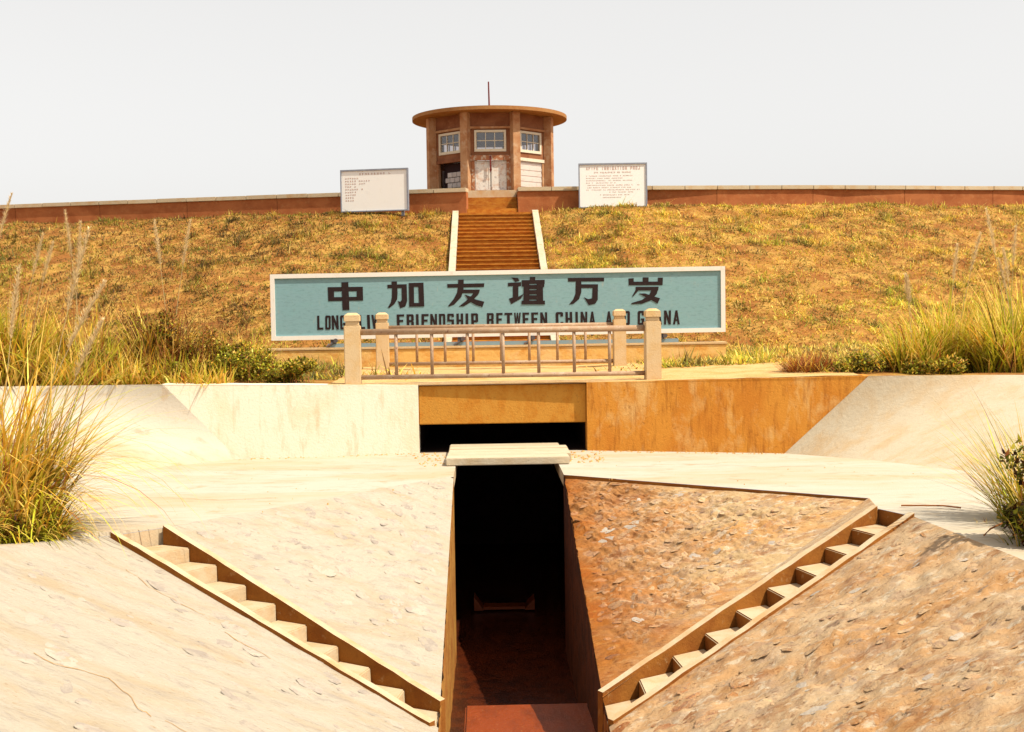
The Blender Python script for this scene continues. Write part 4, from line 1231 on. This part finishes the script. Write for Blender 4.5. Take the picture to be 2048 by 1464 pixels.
# grass on the embankment: nobody could count it
def slope_grass(n):
    x = RNG.uniform(-23, 24, n)
    u = RNG.random(n)
    y0 = np.where(np.abs(x-0.2) < 4.9, np.where(x > 2.8, 22.0, 20.3), np.where(x < 0, 19.3, 18.8))
    dcs = np.interp(x, [p[0] for p in CR], [p[1] for p in CR])
    y = y0 + u*(dcs - 0.12 - y0)
    keep = ~((x > -1.08) & (x < 1.88))
    keep &= np.abs(x-0.02*y) < 0.46*y + 1.0
    keep &= ~((np.abs(x-0.25) < 4.7) & (y > 24.7) & (y < 25.35))
    keep &= ~((np.abs(x-0.25) < 2.7) & (y < 24.7) & (RNG.random(n) > 0.22*(fb2(x, y, 1.3, 88) > .5)))
    # patchy cover
    cov = fb2(x, y, 0.9, 40)
    keep &= RNG.random(n) < np.clip(0.55 + 1.6*(cov-0.32), 0.45, 1)
    x, y, dcs = x[keep], y[keep], dcs[keep]
    n = len(x)
    EX = 0.30*np.clip((np.abs(x-0.4)-1.7)/2.2, 0, 1)
    z = np.maximum(-1.1 + 0.1*np.clip((np.abs(x-0.2)-1.5)/3.5, 0, 1), np.minimum(3.5 + 0.12*EX/0.3, 3.56 + EX - 0.362*(dcs-y))) - 0.035 + 0.16*bumps(x, y)*np.where((x > -3) & (x < 5.6) & (y < 25), 0, 1)
    big = fb2(x, y, 0.16, 5); mid = fb2(x, y, 0.8, 9); sm = fb2(x, y, 2.6, 12)
    left = 1/(1+np.exp((x + 2.5)/2.5))
    W = np.zeros((n, 6))
    W[:, 0] = 0.25 + 0.55*(1-left) + 0.2*(sm > .55)
    W[:, 1] = 0.42 + 0.22*left + 1.6*np.clip(mid-.48, 0, 1)*2 + 0.15*left
    W[:, 2] = 0.12 + 0.55*left + 1.0*np.clip(.46-mid, 0, 1)
    W[:, 3] = 0.55 + 0.6*np.clip(big-.45, 0, 1)
    W[:, 4] = 0.10 + 3.0*np.clip(.42-sm, 0, 1) + 1.2*np.clip(.40-mid, 0, 1)
    W[:, 5] = 0.30 + 1.6*np.clip(big-.46, 0, 1)*2 + 1.2*np.clip(mid-.5, 0, 1)
    cols = palette(n, W, 0.12)
    mean = np.array([0.32, 0.20, 0.018])
    cols = cols*0.8 + mean*0.2
    fine = fb2(x, y*0.7, 3.2, 61)
    cols *= ((1.08 + 0.62*(1-left) + 0.6*(big-.5))*np.clip(0.40 + 2.2*(fine-.30), 0.35, 1.18))[:, None]
    cols[:, 0] *= 0.95
    cols[:, 1] *= 1.03 + 0.10*np.clip(mid-.45, -.1, .3)*3
    cols[:, 2] += 0.018
    tuft = np.clip((fb2(x, y, 1.7, 77) - .56)*6, 0, 1)
    h = RNG.gamma(5, 0.018, n)*(0.45 + 1.1*sm)*(1 + 1.0*tuft) + 0.02
    near = np.clip((30-y)/8, 0, 1)
    h = h*(1 + 0.3*near)
    base = np.stack([x, y, z], -1)
    o = blade_mesh('grass', base, h, RNG.uniform(0.015, 0.044, n)*(0.8+0.5*sm), RNG.uniform(0, 2*math.pi, n),
                   RNG.uniform(0.4, 1.45, n)*(1-0.35*tuft), RNG.uniform(0, 0.9, n), cols, 2)
    tag(o, 'short dry grass and weeds covering the embankment', 'grass', kind='stuff')
slope_grass(880000)

def leafy(base_pts, h, n, spread, parent_name, cols_w, leaf=0.05, zscale=1.0, seed=0):
    pass

def clump(name, loc, n, rad, hmin, hmax, wdt, wts, label, cat='grass clump', group=None, lean=(0.05, 0.5), curl=(0.2, 1.6),
          bias=None, segs=5, plumes=(), leaves=0, leafw=None, leaf_h=0.6, stalks=0, gain=1.45, ls=1.0):
    root_needed = bool(plumes) or leaves or stalks
    r = rad*np.sqrt(RNG.random(n)); a = RNG.uniform(0, 2*math.pi, n)
    base = np.stack([r*np.cos(a), r*np.sin(a), np.full(n, -0.06)], -1)
    az = a + RNG.normal(0, 1.3, n)
    if bias is not None:
        m = RNG.random(n) < 0.45
        az = np.where(m, bias + RNG.normal(0, 0.5, n), az)
    h = RNG.uniform(hmin, hmax, n)*(1 - 0.35*(r/rad))
    pc = np.clip(palette(n, wts)*gain, 0, 0.85)
    o = blade_mesh('blades' if root_needed else name, base, h, RNG.uniform(0.6, 1.3, n)*wdt, az, RNG.uniform(*lean, n), RNG.uniform(*curl, n), pc, segs)
    if root_needed:
        root = empty(name, loc); o.parent = root; o['kind'] = 'stuff'
    else:
        root = o; o.location = loc
    tag(root, label, cat, group)
    for (dx, dy, H, tilt, paz) in plumes:
        # stalk with a feathery head
        px = []
        for k in range(9):
            t = k/8; px.append((dx + math.cos(paz)*tilt*H*t**1.5, dy + math.sin(paz)*tilt*H*t**1.5, H*t*(1-0.10*tilt*t)))
        MB().tube(px, [lerp(0.007, 0.003, k/8) for k in range(9)], 5).build('stalk', M['straw'], root)
        nn = 420
        tt = RNG.uniform(0.72, 1.0, nn)
        pts = np.array(px)
        q = tt*8; i0 = np.clip(q.astype(int), 0, 7); f = (q-i0)[:, None]
        b = pts[i0]*(1-f) + pts[i0+1]*f
        blade_mesh('seed_head', b, RNG.uniform(0.04, 0.11, nn)*(1.25-np.abs(tt-.84)*4).clip(.35, 1.3), np.full(nn, 0.010), RNG.uniform(0, 6.28, nn), RNG.uniform(0.2, 0.8, nn), RNG.uniform(0, .6, nn),
                   np.clip(np.array([0.74, 0.58, 0.34])*(1+RNG.normal(0, .12, (nn, 1))), 0, .9), 2, root)
    if stalks:
        m = MB()
        for k in range(stalks):
            aa = random.uniform(0, 6.28); rr = rad*random.random()**.5; H = random.uniform(0.55, 1.0)*hmax
            b = V(rr*math.cos(aa), rr*math.sin(aa), -0.05); d = V(random.gauss(0, .22), random.gauss(0, .22), 1)
            m.tube([b, b + d*H*.5, b + d*H + V(random.gauss(0, .05), 0, 0)], [0.006, 0.005, 0.003], 4)
        so = m.build('stalk', M['twig'], root); so['kind'] = 'stuff'
    if leaves:
        nk = max(7, int(14*rad/0.5))
        cr = rad*0.85*np.sqrt(RNG.random(nk)); ca = RNG.uniform(0, 6.28, nk)
        cz = leaf_h*RNG.uniform(0.12, 0.80, nk)*(1 - 0.6*(cr/rad)**2)
        lr = rad*RNG.uniform(0.22, 0.46, nk)
        kk = RNG.integers(0, nk, leaves)
        dv = RNG.normal(0, 1, (leaves, 3)); dv /= np.linalg.norm(dv, axis=1, keepdims=True)
        rd = (lr[kk]*(0.45 + 0.6*RNG.random(leaves)))[:, None]
        b = np.stack([cr[kk]*np.cos(ca[kk]), cr[kk]*np.sin(ca[kk]), cz[kk]], -1) + dv*rd*np.array([1, 1, 0.75])
        b = b[b[:, 2] > 0.0]; nn = len(b)
        blade_mesh('leaves', b, ls*RNG.uniform(0.035, 0.085, nn), ls*RNG.uniform(0.02, 0.045, nn), RNG.uniform(0, 6.28, nn), RNG.uniform(0.3, 1.7, nn), RNG.uniform(0, .8, nn),
                   np.clip(palette(nn, leafw or wts, .22)*(1+(gain-1)*.6), 0, .85), 2, root)
    return root
M['straw'] = material('straw', (0.62, 0.46, 0.22), rough=0.9)

WS = [5, 0.8, 0.8, 3, 0.3, 1.6]      # straw grass
WG = [2.0, 2.5, 0.4, 1.5, 0.5, 3.5]  # green-yellow grass
WB = [0.6, 5, 1.2, 0.8, 2.5, 1.0]    # dark leafy
WR = [0.5, 0.1, 5, 1.2, 1.5, 0]      # dead brown
# left foreground
clump('grass_clump', (-4.42, 11.75, -2.06), 900, 0.40, 0.45, 1.0, 0.022, WG, 'big arching green and yellow grass clump at the left edge of the basin',
      lean=(0.05, 0.8), curl=(0.6, 2.2), segs=6, leaves=1500, leaf_h=0.35, leafw=[1, 2, 2, 1, 2, 1])
clump('reed_clump', (-4.82, 12.4, -2.06), 720, 0.50, 1.3, 3.2, 0.028, [6, .8, .8, 3, .1, 4], 'tall straw coloured reed clump with feathery plumes at the left picture edge',
      lean=(0.0, 0.42), curl=(0.1, 2.4), segs=8, bias=0.0,
      plumes=[(0.30, 0.1, 3.0, 0.20, 0.1), (0.1, 0.0, 2.5, 0.38, 0.2), (-0.1, 0.2, 2.6, 0.1, 0.3), (0.35, -0.1, 2.1, 0.35, 0.0), (0.0, 0.1, 2.75, 0.05, 3.0)])
clump('reed_clump', (-4.62, 11.95, -2.06), 200, 0.42, 0.9, 1.8, 0.026, [6, .8, 2, 3, .1, 3], 'shorter dry reed clump in front of the plumed one at the left edge',
      lean=(0.0, 0.7), curl=(0.0, 1.6), segs=6, stalks=10)
clump('grass_clump', (-4.72, 11.1, -1.85), 350, 0.30, 0.3, 0.75, 0.018, WS, 'dry grass clump beside the pale left canal slope', lean=(0.1, 0.8), curl=(0.6, 1.8), segs=5, bias=-0.6)
clump('reed_clump', (-8.35, 18.95, -1.02), 900, 0.65, 1.0, 2.9, 0.036, [6, 1.2, .8, 3, .1, 4], 'tall pale feathery reed mass on the berm at the far left',
      lean=(0.0, 0.45), curl=(0.1, 1.9), segs=6, leaves=2500, leaf_h=1.2, leafw=[2, 2, 1.5, 2, 1, 2], plumes=[(0.4, 0, 2.6, .2, 0), (0.1, 0, 2.3, .35, 0), (-0.3, 0, 2.4, .1, 3)])
clump('reed_clump', (-7.35, 19.3, -1.02), 600, 0.5, 0.8, 2.1, 0.034, [5, 1.8, .8, 3, .2, 4], 'second pale reed mass on the berm, right of the far left one',
      lean=(0.0, 0.5), curl=(0.1, 1.7), segs=6, leaves=2200, leaf_h=1.0, leafw=[2, 2, 2, 2, 1.4, 2])
for (x, y, H, lb) in ((-6.25, 19.1, 1.25, 'straw grass spilling over the top of the white wall at the left'), (-5.45, 19.1, 0.95, 'pale dry grass in front of the brown bushes'),
                      (-4.35, 19.0, 0.65, 'short straw grass before the green bushes by the sign')):
    clump('grass_clump', (x, y, -1.03), 420, 0.50, 0.3*H, H, 0.026, [5, 1.5, 1, 3, .3, 3], lb, group='weeds on the left berm', lean=(0, .6), curl=(0, 1.6), segs=5)
# left berm weeds
specs = [(-8.1, 19.6, 1.6, WS, 380, 3), (-7.2, 19.7, 1.25, WG, 380, 2), (-6.55, 20.3, 1.45, WS, 300, 2), (-6.0, 19.5, 0.85, WG, 300, 0),
         (-5.3, 20.4, 1.35, WS, 260, 2), (-4.75, 19.5, 0.60, WG, 260, 0), (-4.1, 20.8, 0.9, WG, 240, 0)]
lab = ['tall pale weed clump on the berm behind the reeds', 'green tufted weeds on the berm left of the tall stalks', 'straw stalks rising from the berm, left of the dark bush',
       'low green tuft on top of the white wall, leftmost', 'leaning tall dry stalks on the berm near the dark bush', 'short bright tuft at the edge of the white wall', 'scrubby tuft beside the left end of the blue sign']
for (x, y, H, w_, n_, pl_), lb in zip(specs, lab):
    H *= 1.45
    clump('weed_clump', (x, y, -1.03), int(n_*1.4), 0.46, 0.35*H, H, 0.026, w_, lb, group='weeds on the left berm',
          lean=(0.0, 0.45), curl=(0.1, 1.3), segs=5, leaves=2200, leaf_h=0.62*H, leafw=[1.5, 3, 1.8, 1.6, 2.0, 2], stalks=8,
          plumes=[(random.uniform(-.2, .2), 0, H*random.uniform(1.15, 1.35), random.uniform(.05, .22), random.choice([0, 0.3, 3.0])) for _ in range(pl_)])
clump('shrub', (-4.95, 20.3, -1.03), 700, 0.70, 0.6, 1.5, 0.016, WR, 'dark brown and green bush on the berm left of the blue sign', 'shrub', leaves=5500, leaf_h=1.35, gain=1.25,
      leafw=[1.2, 2.2, 3, 1.6, 1.6, 1], stalks=24)
clump('shrub', (-5.75, 20.9, -1.03), 160, 0.62, 0.5, 1.5, 0.014, WR, 'brown and olive bush on the left berm, farther from the sign', 'shrub', leaves=5500, leaf_h=1.6, gain=1.2,
      leafw=[0.6, 3, 3, 0.8, 2.4, 0.8], stalks=14)
clump('shrub', (-3.95, 19.9, -1.05), 60, 0.65, 0.2, 0.7, 0.012, WB, 'leafy green bush before the left end of the sign', 'shrub', leaves=5000, leaf_h=0.8, gain=1.8,
      leafw=[0.5, 6, .4, 1.2, 1.2, 2], stalks=8)
clump('shrub', (-3.0, 19.5, -1.08), 60, 0.42, 0.2, 0.4, 0.012, WB, 'low green bush beside the front left railing post', 'shrub', leaves=2600, leaf_h=0.6,
      leafw=[0.8, 6, .3, 1.6, .9, 2.4], stalks=5)
# right berm
for i, (x, y, H, n_, lb) in enumerate([(6.55, 18.9, 1.0, 420, 'short yellow green grass clump on the right berm, nearest the brush heap'),
        (7.15, 19.3, 1.5, 460, 'yellow green grass clump with tall stalks in the middle of the right berm'),
        (7.85, 18.7, 1.35, 480, 'bright lime grass clump near the right picture edge'), (8.5, 19.6, 1.75, 460, 'tallest pale grass clump at the right picture edge')]):
    H *= 1.35
    clump('grass_clump', (x, y, -1.03), int(n_*1.7), 0.46, 0.30*H, H, 0.028, [3.5, 1.3, 0.3, 2, 0.2, 6], lb, group='yellow grass on the right berm',
          lean=(0.0, 0.4), curl=(0.2, 1.3), segs=5, leaves=500, leaf_h=0.35*H, leafw=[1.5, 3, .6, 2, 1, 3],
          plumes=[(random.uniform(-.3, .3), 0, H*random.uniform(0.95, 1.12), random.uniform(.03, .2), random.choice([0, 3.1])) for _ in range(2)])
clump('shrub', (5.75, 18.9, -1.03), 80, 0.55, 0.15, 0.35, 0.012, WB, 'low creeping green bush right of the brush heap', 'shrub', leaves=3000, leaf_h=0.30,
      leafw=[1.2, 5, .6, 2, 1.2, 2.2])
clump('shrub', (6.6, 18.3, -1.03), 80, 0.5, 0.12, 0.3, 0.012, WB, 'low creeping green bush under the yellow grass', 'shrub', leaves=2400, leaf_h=0.26,
      leafw=[1.2, 5, .6, 2, 1.2, 2.2])
clump('brush_heap', (5.0, 19.3, -1.02), 1500, 0.34, 0.3, 0.75, 0.014, WR, 'heap of dead reddish brown brush on the right berm', 'brush heap', lean=(0.5, 1.1), curl=(0, 0.5), bias=0.9, segs=3)
# right foreground
clump('shrub', (5.14, 10.85, -2.12), 120, 0.60, 0.3, 0.75, 0.014, WB, 'dark green leafy bush at the right picture edge', 'shrub', leaves=5000, leaf_h=1.1, leafw=[0.3, 5, .7, .6, 3, 1.6], stalks=16, ls=1.25, gain=1.1)
clump('shrub', (5.25, 11.6, -2.10), 100, 0.35, 0.3, 0.6, 0.012, WB, 'small yellow green bush behind the dark one at the right', 'shrub', leaves=2600, leaf_h=0.8, leafw=[1, 5, .4, 1.6, 1, 3])
clump('grass_clump', (5.45, 12.2, -2.10), 340, 0.34, 0.9, 2.0, 0.018, WG, 'spiky grass clump leaning in from the right picture edge', lean=(0.2, 0.9), curl=(0, 0.7), bias=math.pi, segs=5)
clump('grass_clump', (4.93, 11.9, -2.12), 420, 0.22, 0.06, 0.20, 0.010, WS, 'small dry straw mat lying on the right apron', lean=(0.7, 1.4), curl=(0, 0.4), segs=3)
# fallen twigs
for pts, lb in (([(4.35, 12.42+.6, ZA+.02), (4.55, 12.9, ZA+.035), (4.75, 12.9, ZA+.03), (4.9, 12.8, ZA+.02)], 'thin dry twig lying on the right apron above the steps'),
                ([(4.52, 11.25, ZA+.02), (4.62, 11.35, ZA+.06), (4.75, 11.4, ZA+.10)], 'dark short twig under the right bush')):
    tag(MB().tube(pts, 0.009, 6).build('twig', 'twig'), lb, 'twig')
# wisps against the parapet
for i, (x, H, lb) in enumerate([(-9.3, 0.5, 'pale grass wisp against the left parapet'), (-7.7, 0.45, 'second pale grass wisp on the left crest, nearer the notice board'), (-3.2, 0.35, 'grass tuft at the foot of the left notice board'),
                     (-2.0, 0.55, 'thin grass wisp between left notice board and stairway'), (15.5, 0.4, 'grass tuft against the right parapet')]):
    y = Dc(x) - 0.5
    if i == 2: y = 44.1
    clump('grass_clump', (x, y, ground_h(x, y)-0.03), 70, 0.22, 0.3*H, H, 0.02, WS, lb, group='grass tufts along the crest', lean=(0, .4), curl=(0, .9), segs=3)
